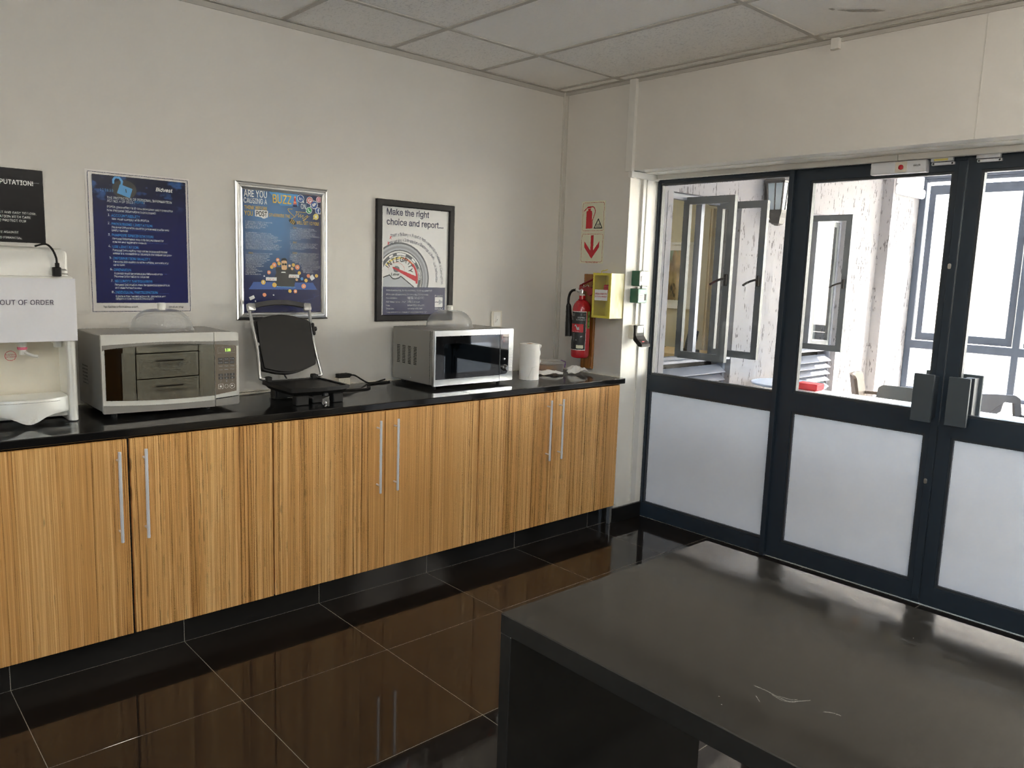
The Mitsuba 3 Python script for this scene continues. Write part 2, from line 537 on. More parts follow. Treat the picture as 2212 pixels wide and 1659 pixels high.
# ------------------------------------------------------------------ the lines of print: (text, left, baseline, width, capital height) in metres on the wall
PT={'p1_white': [('THE PROTECTION OF PERSONAL INFORMATION', -2.677, 1.767, 0.259, 0.01), ('ACT NO. 4 OF 2013 (', -2.677, 1.754, 0.107, 0.01), (')', -2.533, 1.758, 0.003, 0.01), ('POPIA gives effect to 8 core principles which prescribe', -2.677, 1.731, 0.263, 0.009), ('how Personal Information is processed:', -2.678, 1.716, 0.193, 0.01), ('1.', -2.676, 1.697, 0.009, 0.01), ('We must comply with POPIA', -2.662, 1.682, 0.148, 0.009), ('2.', -2.677, 1.663, 0.009, 0.01), ('Personal Information must be processed in a fair and', -2.662, 1.648, 0.229, 0.009), ('lawful manner', -2.663, 1.635, 0.063, 0.009), ('3.', -2.678, 1.616, 0.01, 0.009), ('Personal Information may only be processed for', -2.662, 1.601, 0.207, 0.009), ('specific and legitimate reasons', -2.662, 1.588, 0.135, 0.008), ('4.', -2.678, 1.569, 0.01, 0.01), ('Personal Information may not be processed further', -2.662, 1.553, 0.221, 0.009), ('unless it is compatible or related to the original purpose', -2.662, 1.54, 0.238, 0.009), ('5.', -2.676, 1.521, 0.009, 0.009), ('Personal Information must be reliable, accurate and', -2.661, 1.506, 0.222, 0.008), ('up to date', -2.661, 1.493, 0.044, 0.008), ('6.', -2.675, 1.473, 0.01, 0.01), ('A person must be adequately informed when', -2.66, 1.457, 0.195, 0.009), ('Personal Information is collected', -2.66, 1.444, 0.139, 0.009), ('7.', -2.674, 1.425, 0.01, 0.01), ('Personal Information must be protected against loss', -2.659, 1.409, 0.223, 0.009), ('and unauthorised access', -2.658, 1.397, 0.105, 0.008), ('8.', -2.672, 1.378, 0.01, 0.01), ('A person may request access to, correction and', -2.658, 1.361, 0.203, 0.009), ('deletion of their Personal Information', -2.658, 1.35, 0.153, 0.009)], 'p1_bold': [('Bidvest', -2.483, 1.815, 0.068, 0.015)], 'p1_blue': [('POPIA', -2.568, 1.757, 0.033, 0.01), ('ACCOUNTABILITY', -2.663, 1.695, 0.113, 0.011), ('PROCESSING LIMITATION', -2.663, 1.661, 0.162, 0.01), ('PURPOSE SPECIFICATION', -2.663, 1.615, 0.164, 0.01), ('USE LIMITATION', -2.663, 1.567, 0.103, 0.01), ('INFORMATION QUALITY', -2.662, 1.519, 0.149, 0.01), ('OPENNESS', -2.661, 1.471, 0.068, 0.01), ('SECURITY SAFEGUARDS', -2.659, 1.424, 0.151, 0.01), ('INDIVIDUAL PARTICIPATION', -2.658, 1.377, 0.17, 0.01)], 'p1_black': [('For further information: www.', -2.706, 1.316, 0.138, 0.009), ('tection.php', -2.441, 1.315, 0.062, 0.009)], 'p1_pale': [('1 1 1 0 1 0', -2.702, 1.796, 0.05, 0.011)], 'p0_bold': [('REPUTATION!', -3.077, 1.792, 0.136, 0.017)], 'p0': [('HARD TO GET AND EASY TO LOSE.', -3.12, 1.681, 0.185, 0.008), ('INFORMATION WITH CARE', -3.104, 1.665, 0.148, 0.009), ('SOCIAL TO PROTECT OUR', -3.114, 1.65, 0.142, 0.009), ('ANCE AGAINST', -3.081, 1.606, 0.082, 0.008), ('REPUTATIONAL AND FINANCIAL', -3.167, 1.585, 0.179, 0.008)], 'p2_white': [('ARE YOU', -2.093, 1.829, 0.113, 0.031), ('CAUSING A', -2.094, 1.8, 0.114, 0.023), ('ON', -1.807, 1.794, 0.027, 0.024)], 'p2_gold': [('THINK BEFORE', -2.092, 1.772, 0.112, 0.016), ('YOU', -2.092, 1.743, 0.041, 0.021), ('OTHERWISE THE', -1.972, 1.746, 0.108, 0.014), ('WILL GET TO YOU!', -1.83, 1.719, 0.12, 0.015)], 'p2_buzz': [('BUZZ', -1.952, 1.811, 0.095, 0.039)], 'p2_dark': [('POST', -2.034, 1.744, 0.053, 0.022)], 'p2_text': [('1. YOUR POSTS CANNOT BE DELETED,', -2.087, 1.713, 0.133, 0.005), ('REMEMBER THAT THE WHOLE', -2.087, 1.705, 0.105, 0.005), ('WORLD WILL SEE YOUR POSTS', -2.088, 1.698, 0.111, 0.005), ('ON SOCIAL MEDIA SO THINK', -2.088, 1.69, 0.101, 0.005), ('BEFORE YOU SHARE', -2.088, 1.683, 0.072, 0.005), ('2. CRIMINALS TARGET THE', -2.088, 1.662, 0.127, 0.005), ('PERSONAL INFORMATION FROM SOCIAL', -2.088, 1.654, 0.141, 0.005), ('MEDIA SITES AND USE IT TO COMMIT CRIMES.', -2.088, 1.647, 0.163, 0.005), ('IF, FOR EXAMPLE, YOU LODGE A COMPLAINT', -2.088, 1.64, 0.159, 0.005), ('RELATING TO BAD SERVICE AT A CAR DEALERSHIP', -2.088, 1.632, 0.18, 0.005), ('ON THEIR FACEBOOK PAGE. YOU MAY HAVE', -2.088, 1.625, 0.157, 0.005), ('DISCLOSED PERSONAL INFORMATION,', -2.087, 1.618, 0.134, 0.005), ('VEHICLE REGISTRATION NUMBER, NAME AND', -2.087, 1.61, 0.163, 0.005), ('CONTACT NUMBERS. THIS PUBLICLY AVAILABLE', -2.087, 1.603, 0.178, 0.005), ('INFORMATION MAY BE USED BY CRIMINALS TO', -2.087, 1.595, 0.167, 0.006), ('THEIR ADVANTAGE TO COMMIT IDENTITY THEFT.', -2.087, 1.588, 0.169, 0.005), ('4.', -1.863, 1.699, 0.003, 0.005), ('SECURE AND DO NOT USE', -1.829, 1.695, 0.093, 0.005), ("THE 'LOGIN USING FACEBOOK' OPTION", -1.864, 1.688, 0.141, 0.005), ('WHEN YOU ARE USING OTHER', -1.864, 1.682, 0.106, 0.005), ('APPLICATIONS AND WEBSITES. THESE', -1.864, 1.674, 0.135, 0.005), ('SITES AND APPLICATIONS WILL HAVE', -1.864, 1.666, 0.131, 0.005), ('ACCESS TO YOUR PERSONAL INFORMATION', -1.864, 1.659, 0.157, 0.005), ('IF YOU SIGN IN WITH A SOCIAL', -1.864, 1.651, 0.109, 0.005), ('MEDIA ACCOUNT', -1.864, 1.644, 0.058, 0.004), ('5.', -1.864, 1.627, 0.004, 0.005), ('ALERT AS TO THE DOWNLOADS', -1.827, 1.625, 0.11, 0.004), ('THAT YOU USE AND INSTALL. CAN THE', -1.864, 1.619, 0.137, 0.005), ('APPLICATION BE TRUSTED? ARE YOU', -1.864, 1.611, 0.132, 0.005), ('VULNERABLE TO CRIMINALS TARGETING', -1.864, 1.604, 0.143, 0.005), ('YOUR INFORMATION?', -1.864, 1.597, 0.075, 0.004), ('3.', -2.087, 1.57, 0.004, 0.005), ('CAREFUL OF OTHERS USING', -2.052, 1.567, 0.099, 0.005), ('SOCIAL MEDIA SITES SUCH AS A', -2.088, 1.559, 0.117, 0.005), ('MESSAGE ON MESSENGER FROM', -2.088, 1.552, 0.119, 0.005), ('A FACEBOOK FRIEND ASKING', -2.088, 1.545, 0.105, 0.005), ('FOR MONEY AS HIS WALLET WAS', -2.088, 1.538, 0.119, 0.005), ('STOLEN WHILST ON HOLIDAY.', -2.088, 1.53, 0.104, 0.006), ('IN THIS CASE CALL YOUR', -2.088, 1.522, 0.091, 0.005), ('FRIEND ON HIS PHONE', -2.088, 1.515, 0.08, 0.005), ('NUMBER TO CONFIRM IF', -2.088, 1.507, 0.087, 0.005), ('THE REQUEST', -2.088, 1.5, 0.049, 0.005), ('CAME FROM HIM,', -2.089, 1.492, 0.061, 0.005), ('AND DO NOT MESSAGE', -2.089, 1.484, 0.082, 0.005), ('THE PERSON', -2.089, 1.477, 0.047, 0.005), ('BACK ON FACEBOOK.', -2.089, 1.469, 0.074, 0.005), ('6.', -1.865, 1.576, 0.004, 0.006), ('PROFESSIONAL AND REMEMBER', -1.828, 1.576, 0.115, 0.005), ('THAT EVEN IF THE PROFILE IS IN YOUR', -1.865, 1.568, 0.139, 0.006), ('PERSONAL NAME YOU MAY NOT POST ANY', -1.865, 1.56, 0.152, 0.006), ('CONFIDENTIAL COMPANY INFORMATION.', -1.865, 1.553, 0.144, 0.005), ('A GOOD RULE OF THUMB IS IF THE', -1.865, 1.546, 0.124, 0.005), ('INFORMATION IS NOT ALREADY ON THE', -1.852, 1.538, 0.139, 0.006), ('OFFICIAL COMPANY WEBSITE THEN', -1.84, 1.53, 0.126, 0.006), ('DO NOT POST IT ON YOUR', -1.818, 1.523, 0.093, 0.006), ('PERSONAL PROFILE. ALWAYS', -1.809, 1.515, 0.104, 0.005), ("ADHERE TO THE COMPANY'S", -1.804, 1.508, 0.102, 0.005), ('MARKETING AND SOCIAL', -1.804, 1.5, 0.088, 0.005), ('MEDIA POLICY', -1.797, 1.492, 0.051, 0.006), ('AND GUIDELINES.', -1.798, 1.485, 0.062, 0.005)], 'p2_bee': [('bee', -1.85, 1.697, 0.019, 0.009), ('bee', -1.85, 1.626, 0.019, 0.01), ('bee', -2.075, 1.567, 0.021, 0.01), ('bee', -1.852, 1.576, 0.022, 0.01)], 'p3_head': [('Make the right', -1.314, 1.804, 0.276, 0.032), ('choice and report...', -1.314, 1.752, 0.375, 0.032)], 'p3_white': [('Whistleblowing is not a crime, keeping quiet is!', -1.314, 1.4, 0.302, 0.009), ('Anyone can call anonymously 24 hours a day, 365 days a year', -1.313, 1.378, 0.279, 0.009), ('Free call hotline', -1.313, 1.359, 0.069, 0.007), ('0800 50 60 90', -1.174, 1.357, 0.11, 0.013), ('SMS "please call me - fintip"', -1.313, 1.338, 0.128, 0.008), ('33840', -1.174, 1.338, 0.035, 0.01), ('(R1 per sms)', -1.133, 1.338, 0.04, 0.007), ('Email', -1.313, 1.319, 0.024, 0.008), ('bidvest@tip-offs.com', -1.174, 1.319, 0.112, 0.009), ('Online form', -1.312, 1.301, 0.048, 0.008), ('www.tip-offs.com', -1.173, 1.301, 0.098, 0.008), ('Freefax: 0800 00 77 88 - Freepost: KZN 138, Umhlanga Rocks, 4320', -1.312, 1.282, 0.268, 0.007), ('Proudly', -0.989, 1.372, 0.055, 0.01), ('Bidvest', -0.987, 1.298, 0.056, 0.009)], 'paper': [('OUT OF ORDER', -3.132, 1.349, 0.165, 0.017)]}
PP={'bubble_blue': [(-1.975, 1.865), (-1.819, 1.861), (-1.82, 1.805), (-1.975, 1.798), (-1.927, 1.801), (-1.914, 1.784), (-1.913, 1.801)], 'bubble_post': [(-2.04, 1.771), (-1.975, 1.771), (-1.976, 1.741), (-2.04, 1.741), (-2.014, 1.74), (-1.997, 1.732)], 'icons': [(-1.808, 1.842), (-1.759, 1.837), (-1.71, 1.845), (-1.736, 1.818), (-1.763, 1.789), (-1.714, 1.791), (-1.726, 1.761)], 'bottle': [(-1.838, 1.844), (-1.838, 1.8)], 'man': [(-1.91, 1.54), (-1.882, 1.496), (-1.962, 1.478), (-1.828, 1.482), (-1.947, 1.458), (-1.934, 1.415), (-1.844, 1.414)], 'rug': [(-2.051, 1.436), (-1.743, 1.437), (-1.72, 1.402), (-2.075, 1.401)], 'cards': [(-1.989, 1.458), (-1.936, 1.458), (-1.937, 1.444), (-1.989, 1.444), (-1.871, 1.474), (-1.818, 1.474), (-1.819, 1.46), (-1.872, 1.46)], 'dots': [(-1.929, 1.543), (-1.947, 1.518), (-1.96, 1.508), (-1.922, 1.526), (-1.974, 1.482), (-2.003, 1.435), (-1.998, 1.375), (-1.868, 1.517), (-1.848, 1.521), (-1.855, 1.503), (-1.827, 1.511), (-1.817, 1.483), (-1.867, 1.394), (-1.838, 1.393), (-1.794, 1.419), (-1.781, 1.447), (-1.768, 1.47), (-1.724, 1.471), (-1.803, 1.455), (-1.947, 1.423), (-1.831, 1.45)], 'misc_white': [(-1.998, 1.464), (-1.952, 1.374), (-2.043, 1.345), (-2.06, 1.361), (-1.796, 1.29), (-1.748, 1.462), (-1.735, 1.452), (-1.9, 1.485)], 'bee': [(-1.851, 1.728)], 'sting': [(-1.852, 1.789), (-1.875, 1.786), (-1.858, 1.766), (-1.842, 1.753), (-1.858, 1.742)], 'sting_t': [(-1.784, 1.777), (-1.835, 1.778), (-1.827, 1.776), (-1.839, 1.75)], 'ing': [(-1.831, 1.758), (-1.818, 1.77), (-1.82, 1.753), (-1.807, 1.767), (-1.81, 1.752), (-1.794, 1.764), (-1.797, 1.747), (-1.771, 1.764), (-1.784, 1.742), (-1.795, 1.739), (-1.762, 1.761)], 'loop': [(-1.848, 1.329), (-1.833, 1.343), (-1.812, 1.342), (-1.808, 1.331), (-1.803, 1.346), (-1.775, 1.351), (-1.737, 1.361), (-1.732, 1.379), (-1.742, 1.379), (-1.732, 1.366), (-1.706, 1.377)], 'gauge': [(-1.249, 1.518), (-1.332, 1.473), (-1.293, 1.486), (-1.221, 1.481), (-1.135, 1.424), (-1.078, 1.436), (-1.273, 1.528), (-1.122, 1.457), (-0.99, 1.369), (-0.933, 1.369), (-0.931, 1.312), (-0.989, 1.312), (-1.331, 1.422), (-0.917, 1.422), (-0.913, 1.261), (-1.329, 1.266), (-1.262, 1.466), (-1.199, 1.585), (-1.197, 1.282)], 'letters': [('i', -1.311, 1.531, -55), ('N', -1.294, 1.546, -38), ('T', -1.271, 1.562, -22), ('E', -1.244, 1.57, -8), ('G', -1.215, 1.571, 5), ('R', -1.189, 1.567, 28), ('i', -1.167, 1.553, 40), ('T', -1.159, 1.537, 65), ('Y', -1.157, 1.513, 82)], 'arc1': [(-1.289, 1.692), (-1.255, 1.7), (-1.205, 1.705), (-1.143, 1.701), (-1.091, 1.691), (-1.053, 1.672), (-1.021, 1.65), (-0.993, 1.623), (-0.971, 1.592), (-0.954, 1.564)], 'arc1b': [(-0.967, 1.587), (-0.958, 1.565), (-0.949, 1.533), (-0.944, 1.499), (-0.94, 1.468), (-0.938, 1.44)], 'arc2': [(-1.304, 1.653), (-1.267, 1.665), (-1.214, 1.674), (-1.179, 1.674), (-1.111, 1.662), (-1.074, 1.648), (-1.044, 1.625), (-1.017, 1.603), (-0.998, 1.58)], 'arc2b': [(-1.011, 1.583), (-0.998, 1.563), (-0.986, 1.535), (-0.979, 1.503), (-0.977, 1.476), (-0.978, 1.449)]}

LAMPS = [(-3.4, -3.0), (-2.3, -2.75), (-0.5, -3.6), (-4.3, -4.3), (-2.6, -4.3), (-1.5, -4.5)]

def frame_mesh(y0, y1, z0, z1, holes, x0, x1):
    """A flat frame across x0..x1 with rectangular holes (y0, y1, z0, z1)."""
    P = sbox(-max(y0, y1), z0, -min(y0, y1), z1)
    for a, b, c, d in holes:
        P = P.difference(sbox(-max(a, b), c, -min(a, b), d))
    return onX(ex(P, x1 - x0), x1)


def quadX(x, h, grow=0.004):
    a, b, c, d = h[0] - grow, h[1] + grow, h[2] - grow, h[3] + grow
    return trimesh.Trimesh(np.array([(x, b, c), (x, a, c), (x, a, d), (x, b, d)]), np.array([[0, 1, 2], [0, 2, 3]]), process=False)


# ------------------------------------------------------------------ the room's shell
H = 2.647
XL, YB = -5.4, -5.0
DY1 = -4.06          # right end of the glazed front
wb = struct('wall_back', J(B(XL - .1, 0, 0, 0.14, 0, H + .05)), 'wall_paint', 'plain warm grey wall behind the worktop, with the posters')
part(wb, 'corner_trim', J(B(-0.016, -0.002, -0.012, 0, 0.912, H), B(-0.004, 0, -0.03, -0.002, 0.912, H)), 'trim_paint')
part(wb, 'cornice', B(XL, 0, -0.006, 0, H - 0.028, H - 0.004), 'grid_paint')
wr = struct('wall_right', J(B(0, 0.30, -0.56, 0.14, 0, H + .05), B(0, 0.30, DY1, -0.56, 2.131, H + .05), B(0, 0.30, YB, DY1, 0, H + .05)), 'wall_paint', 'grey wall with the fire extinguisher and the beam over the doors')
part(wr, 'painted_reveal', B(0.0, 0.262, -0.563, -0.56, 0.098, 2.128), 'reveal_paint', label='bright cream reveal beside the glazed doors')
part(wr, 'joint_strip', B(-0.002, 0, -2.381, -2.376, 2.131, H - .01), 'trim_paint')
part(wr, 'corner_bead', B(-0.002, 0.0, -0.036, -0.032, 0.912, H - 0.01), 'trim_paint')
part(wr, 'cornice', J(B(-0.006, 0, DY1, -0.0, H - 0.022, H - 0.004)), 'grid_paint')
struct('wall_left', J(B(XL - 0.14, XL, YB, 0, 0, 0.95), B(XL - 0.14, XL, YB, 0, 2.25, H + .05), B(XL - 0.14, XL, YB, -4.8, .95, 2.25), B(XL - 0.14, XL, -3.3, 0, .95, 2.25)), 'wall_paint')
wl_ = struct('window_6', None, None, 'added unseen window in the left wall, lets in light for the ceiling')  # added opening, out of view, lets daylight reach ceiling and walls
part(wl_, 'frame', frame_mesh(-4.8, -3.3, .95, 2.25, [(-4.75, -4.075, 1.0, 2.2), (-4.025, -3.35, 1.0, 2.2)], XL - .09, XL - .05), 'frame_grey')
for a, b in ((-4.75, -4.075), (-4.025, -3.35)):
    part(wl_, 'pane', quadX(XL - .07, (a, b, 1.0, 2.2)), 'pane_glass')
struct('wall_front', B(XL - .14, 0.3, YB - 0.14, YB, 0, H + .05), 'wall_paint')

# floor: grout bed and single tiles, 600 mm, polished black
fl_ = struct('floor', B(XL, 0.262, YB, 0, -0.03, -0.0006), 'grout', 'polished black floor tiles with thin pale joints')
gx, gy = -3.192, -1.087
tile_cache = {}
for i in range(-4, 7):
    for j in range(-7, 3):
        x0, x1 = gx + 0.6 * i, gx + 0.6 * (i + 1)
        y0, y1 = gy + 0.6 * (j - 0), gy + 0.6 * (j + 1)
        x0, x1 = max(x0, XL), min(x1, 0.262 if y1 < -0.3 else 0.262)
        y0, y1 = max(y0, YB), min(y1, 0.0)
        if x1 - x0 < 0.02 or y1 - y0 < 0.02:
            continue
        g = 0.0012
        part(fl_, 'tile', B(x0 + g, x1 - g, y0 + g, y1 - g, -0.012, 0.0, 0.0004), 'floor_tile')

# skirting under the cupboards: black tiles on a recessed plinth
bb = struct('baseboard_back', B(-3.6, -0.0, -0.5262, -0.42, -0.0004, 0.098), 'grout', 'black tile skirting under the wooden cupboards')
for i in range(-1, 6):
    x0, x1 = gx + 0.6 * i, min(gx + 0.6 * (i + 1), -0.004)
    part(bb, 'skirting_tile', B(x0 + .0014, x1 - .0014, -0.527, -0.514, 0.0012, 0.105, 0.0006), 'skirting_tile')
br = struct('baseboard_right', J(B(-0.012, 0.256, -0.574, -0.562, 0.0008, 0.095, 0.001)), 'skirting_tile', 'short black tile skirting beside the door frame')

# ceiling: lay-in tiles on exposed bars
cl = struct('ceiling', B(XL, 0.0, YB, 0.0, H + 0.012, H + 0.06), 'grid_paint', 'suspended ceiling of pale mineral tiles on a metal grid')
cx0, cya = -1.899, -0.485
ys = [0.0, cya] + [cya - 1.2 * k for k in range(1, 5)]
ys[-1] = max(ys[-1], YB)
xs = sorted({max(XL, cx0 + 0.6 * k) for k in range(-6, 4)}) + [0.0]
for i in range(len(xs) - 1):
    for j in range(len(ys) - 1):
        x0, x1, y1, y0 = xs[i], xs[i + 1], ys[j], ys[j + 1]
        if x1 - x0 < 0.02 or y1 - y0 < 0.02:
            continue
        part(cl, 'tile', B(x0 + .008, x1 - .008, y0 + .008, y1 - .008, H + 0.001 + 0.0015 * random.random(), H + 0.012, 0.001), 'ceiling_tile')
for x in xs[1:-1]:
    part(cl, 'grid_bar', B(x - .0115, x + .0115, YB, 0, H - 0.004, H + 0.006, 0.0008), 'grid_paint')
for y in ys[1:-1]:
    part(cl, 'grid_bar', B(XL, 0, y - .0115, y + .0115, H - 0.0038, H + 0.006, 0.0008), 'grid_paint')
part(cl, 'edge_bar', B(-0.022, 0, YB, 0, H - 0.003, H + 0.006), 'grid_paint')
part(cl, 'edge_bar', B(XL, 0, -0.022, 0, H - 0.003, H + 0.006), 'grid_paint')
part(cl, 'scuff_mark', J(ex(Polygon([(-0.36, -1.92), (-0.30, -1.955), (-0.235, -2.03), (-0.225, -2.06), (-0.27, -2.035), (-0.32, -1.975)]), 0.0006).apply_translation((0, 0, H - 0.0002)), ex(Polygon([(-0.40, -1.90), (-0.375, -1.905), (-0.372, -1.918), (-0.395, -1.916)]), 0.0006).apply_translation((0, 0, H - 0.0002))), 'ceiling_mark')

# ------------------------------------------------------------------ ceiling lamps behind the camera
for k, (x, y) in enumerate(LAMPS):
    t = thing('ceiling_lamp', 'round opal ceiling lamp, ' + ['nearest the left wall', 'over the island', 'nearest the glazed doors', 'rear left of the room', 'over the rear kitchen units', 'rear right of the room'][k], 'lamp')
    part(t, 'base_ring', lathe([(0.0001, -.012), (.125, -.012), (.13, -.006), (.13, 0.0), (0.0001, 0.0)], 32, (x, y, H)), 'white_plastic', 40)
    d = lathe([(0.0001, -.075), (.05, -.07), (.088, -.052), (.11, -.028), (.115, -.0125), (0.0001, -.0125)], 32, (x, y, H))
    part(t, 'diffuser', d, 'lamp_glow', True, emitter={'type': 'area', 'radiance': {'type': 'rgb', 'value': [LAMP_W * c for c in (1.0, 0.965, 0.895)]}})

# ------------------------------------------------------------------ glazed front: fixed side light and two door leaves
FX = 0.262


def bead_mesh(h, x0, x1, w=0.012):
    a, b, c, d = h
    return frame_mesh(a, b, c, d, [(min(a, b) + w, max(a, b) - w, c + w, d - w)], x0, x1)


def glazed(name, kind_label, y0, y1, z0, z1, up, low, x0=FX, depth=0.045):
    k = struct(name, None, None, kind_label)
    out = 0.012
    hu, hl = [(a[0] - out, a[1] + out, a[2] - out, a[3] + out) for a in (up, low)]
    part(k, 'frame', frame_mesh(y0, y1, z0, z1, [hu, hl], x0, x0 + depth), 'frame_grey')
    for h in (hu, hl):
        part(k, 'glazing_bead', bead_mesh(h, x0 + 0.008, x0 + depth - 0.006), 'bead_grey')
    part(k, 'glass_pane', quadX(x0 + .0225, up), 'pane_glass', label='clear upper pane')
    part(k, 'frosted_pane', quadX(x0 + .0225, low), 'frosted_glass', label='frosted lower pane')
    return k


wf = struct('trim_1', None, None, 'dark grey metal frame around the doors')
part(wf, 'head', B(FX - .006, FX + .06, DY1, -0.515, 2.098, 2.131, 0.001), 'frame_grey')
part(wf, 'jamb', B(FX - .006, FX + .06, -0.545, -0.5, 0, 2.10, 0.001), 'frame_grey')
part(wf, 'jamb', B(FX - .006, FX + .06, DY1, DY1 + .03, 0, 2.10, 0.001), 'frame_grey')
part(wf, 'post', B(FX - .022, FX + .06, -1.459, -1.432, 0, 2.10, 0.0015), 'frame_grey')
part(wf, 'post', B(FX - .022, FX + .06, -3.13, -3.10, 0, 2.10, 0.0015), 'frame_grey')
part(wf, 'white_filler', B(0.10, FX + .0, DY1, -0.563, 2.128, 2.1315), 'reveal_paint')
part(wf, 'draught_strip', B(FX - .008, FX - .0055, -0.5485, -0.5455, 0.1, 2.06), 'trunking')
glazed('window_1', 'fixed glazed side light left of the doors, clear above and frosted below', -1.430, -0.546, 0.003, 2.098, (-1.415, -0.592, 0.93, 2.072), (-1.415, -0.592, 0.100, 0.812))
d1 = glazed('door_1', 'dark grey metal door leaf with clear upper and frosted lower glass, hinged beside the side light', -2.277, -1.461, 0.006, 2.098, (-2.212, -1.553, 0.945, 2.030), (-2.212, -1.553, 0.112, 0.820))
d2 = glazed('door_2', 'second dark grey door leaf, at the right edge of the photo', -3.098, -2.281, 0.006, 2.098, (-3.010, -2.348, 0.945, 2.030), (-3.010, -2.348, 0.112, 0.820))
glazed('window_2', 'fixed glazed side light beyond the second door leaf', -4.03, -3.132, 0.003, 2.098, (-3.985, -3.18, 0.93, 2.072), (-3.985, -3.18, 0.100, 0.812))
part(d1, 'meeting_strip', B(FX - 0.007, FX + .002, -2.277, -2.243, 0.02, 2.085, 0.002), 'frame_grey')
for d, y0, y1, yb0, yb1 in ((d1, -2.268, -2.180, -2.262, -2.225), (d2, -2.418, -2.329, -2.395, -2.352)):
    h = part(d, 'handle', B(0.172, 0.19, y0, y1, 0.9, 1.122, 0.002), 'handle_box')
    part(h, 'mount', B(0.19, FX, yb0, yb1, 0.915, 1.112, 0.002), 'bead_grey')
    h = part(d, 'outer_handle', B(0.372, 0.39, y0 + .01, y1 + .02, 0.9, 1.122, 0.002), 'handle_box')
    part(h, 'mount', B(FX + .045, 0.372, yb0, yb1, 0.915, 1.112, 0.002), 'bead_grey')
for z in (1.613, 0.604):
    part(d1, 'lock_cylinder', J(onX(ex(rr(2.244, 2.258, z - .009, z + .016, 0.006), 0.004), FX - .006), mv(lathe([(0.006, 0), (0.006, .004), (.0001, .004)], 12, (0, 0, 0), 'x'), FX - .009, -2.251, z + .008)), 'steel')
for d, ya, yb in ((d1, -2.222, -2.128), (d2, -2.412, -2.317)):
    k = part(d, 'magnet_plate', J(B(0.246, FX - .0005, ya - .004, yb - .002, 2.070, 2.083, 0.001)), 'alu')
    parts(k, 'screw', [mv(lathe([(0.004, 0), (0.004, .002), (0.0001, .003)], 10, (0, 0, 0), 'x'), 0.246, y, 2.0765) for y in (ya + .004, yb - .010)], 'black_plastic')
    part(wf, 'door_magnet', B(0.236, FX - .0065, ya, yb, 2.0855, 2.102, 0.001), 'alu')
part(wf, 'magnet_sticker', B(0.2352, 0.236, -2.202, -2.142, 2.0885, 2.0975), 'print_yellow')

t = thing('door_lock_box', 'silver electric lock box with a red button above the first door leaf', 'door lock')
part(t, 'body', RB(0.215, FX - .0008, -2.117, -1.866, 2.042, 2.098, 0.004, 'y', e=0.002), 'alu')
part(t, 'cover_plate', B(0.2125, 0.216, -2.034, -1.981, 2.047, 2.095, 0.001), 'cream_plastic')
part(t, 'button', mv(lathe([(0.0115, 0), (0.0115, .003), (0.009, .005), (0.0001, .0055)], 20, (0, 0, 0), 'x'), 0.2126, -2.008, 2.069), 'sign_red', 40)
part(t, 'lettering', onX(letters('elock', 2.062, 2.070, 0.032, 0.009, True), 0.2149), 'print_black')
part(t, 'clip', B(0.225, 0.235, -1.874, -1.866, 2.0985, 2.108, 0.001), 'white_plastic')

# ------------------------------------------------------------------ cable trunking
t = struct('trim_2', None, None, 'white cable trunking down the wall corner and along the door head')
part(t, 'upright', B(-0.026, 0, -0.588, -0.54, 2.126, H - 0.006, 0.0015), 'trunking')
part(t, 'elbow', J(B(-0.026, 0.03, -0.592, -0.5635, 2.092, 2.126, 0.0012)), 'trunking')
part(t, 'short_run', B(0.03, 0.236, -0.592, -0.5635, 2.094, 2.128, 0.0012), 'trunking')
part(t, 'long_run', B(0.208, 0.238, -1.99, -0.593, 2.1, 2.1275, 0.0012), 'trunking')
part(t, 'long_run', B(0.208, 0.238, DY1, -1.993, 2.1, 2.1275, 0.0012), 'trunking')
part(t, 'drop', J(B(0.105, 0.132, -0.578, -0.5635, 1.56, 2.094, 0.001)), 'trunking')
part(t, 'drop', J(B(0.150, 0.198, -0.573, -0.5635, 0.115, 2.094, 0.001)), 'trunking')
part(t, 'drop', J(B(0.100, 0.122, -0.576, -0.5635, 1.235, 1.362, 0.001), B(0.105, 0.127, -0.576, -0.5635, 1.452, 1.462, 0.001)), 'trunking')
one('trunking_stub', B(-0.03, -0.0005, -1.772, -1.734, 2.592, H - 0.006, 0.0015), 'trunking', 'short white stub of cable trunking hanging under the ceiling above the doors', 'trunking')

# ------------------------------------------------------------------ balcony beyond the doors
GW = -0.2            # the stuccoed wall
BX = 4.924           # the balcony's window plane
wo = struct('wall_outside', None, None, 'white textured wall outside the doors, with two windows and louvres')
W1, W2 = (0.912, 1.785), (2.700, 3.572)
zt, zb = 2.119, 0.925
P = sbox(0.307, 0.0, 4.261, 2.75)
for a, b in (W1, W2):
    P = P.difference(sbox(a, 0.05, b, zt))
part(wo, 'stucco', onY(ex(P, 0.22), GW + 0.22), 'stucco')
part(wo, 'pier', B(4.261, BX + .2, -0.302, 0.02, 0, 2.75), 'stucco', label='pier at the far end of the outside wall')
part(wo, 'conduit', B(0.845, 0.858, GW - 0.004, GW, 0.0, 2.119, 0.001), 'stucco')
struct('floor_outside', B(0.262, BX + .1, -7.0, 0.02, -0.06, -0.004), 'exterior_floor')
struct('ceiling_outside', B(0.30, BX + .25, -7.0, 0.02, 2.66, 2.76), 'exterior_white')
struct('wall_outside_right', B(0.30, BX + .1, -7.1, -7.0, 0, 2.7), 'exterior_white')
wv = struct('window_3', None, None, 'balcony window wall with open top hung sashes, blown out by daylight')
part(wv, 'parapet', B(BX - .02, BX + .12, -7.0, -0.302, -0.05, 0.42), 'exterior_white')
part(wv, 'sill', B(BX - .10, BX + .14, -7.0, -0.302, 0.42, 0.445, 0.003), 'exterior_white')
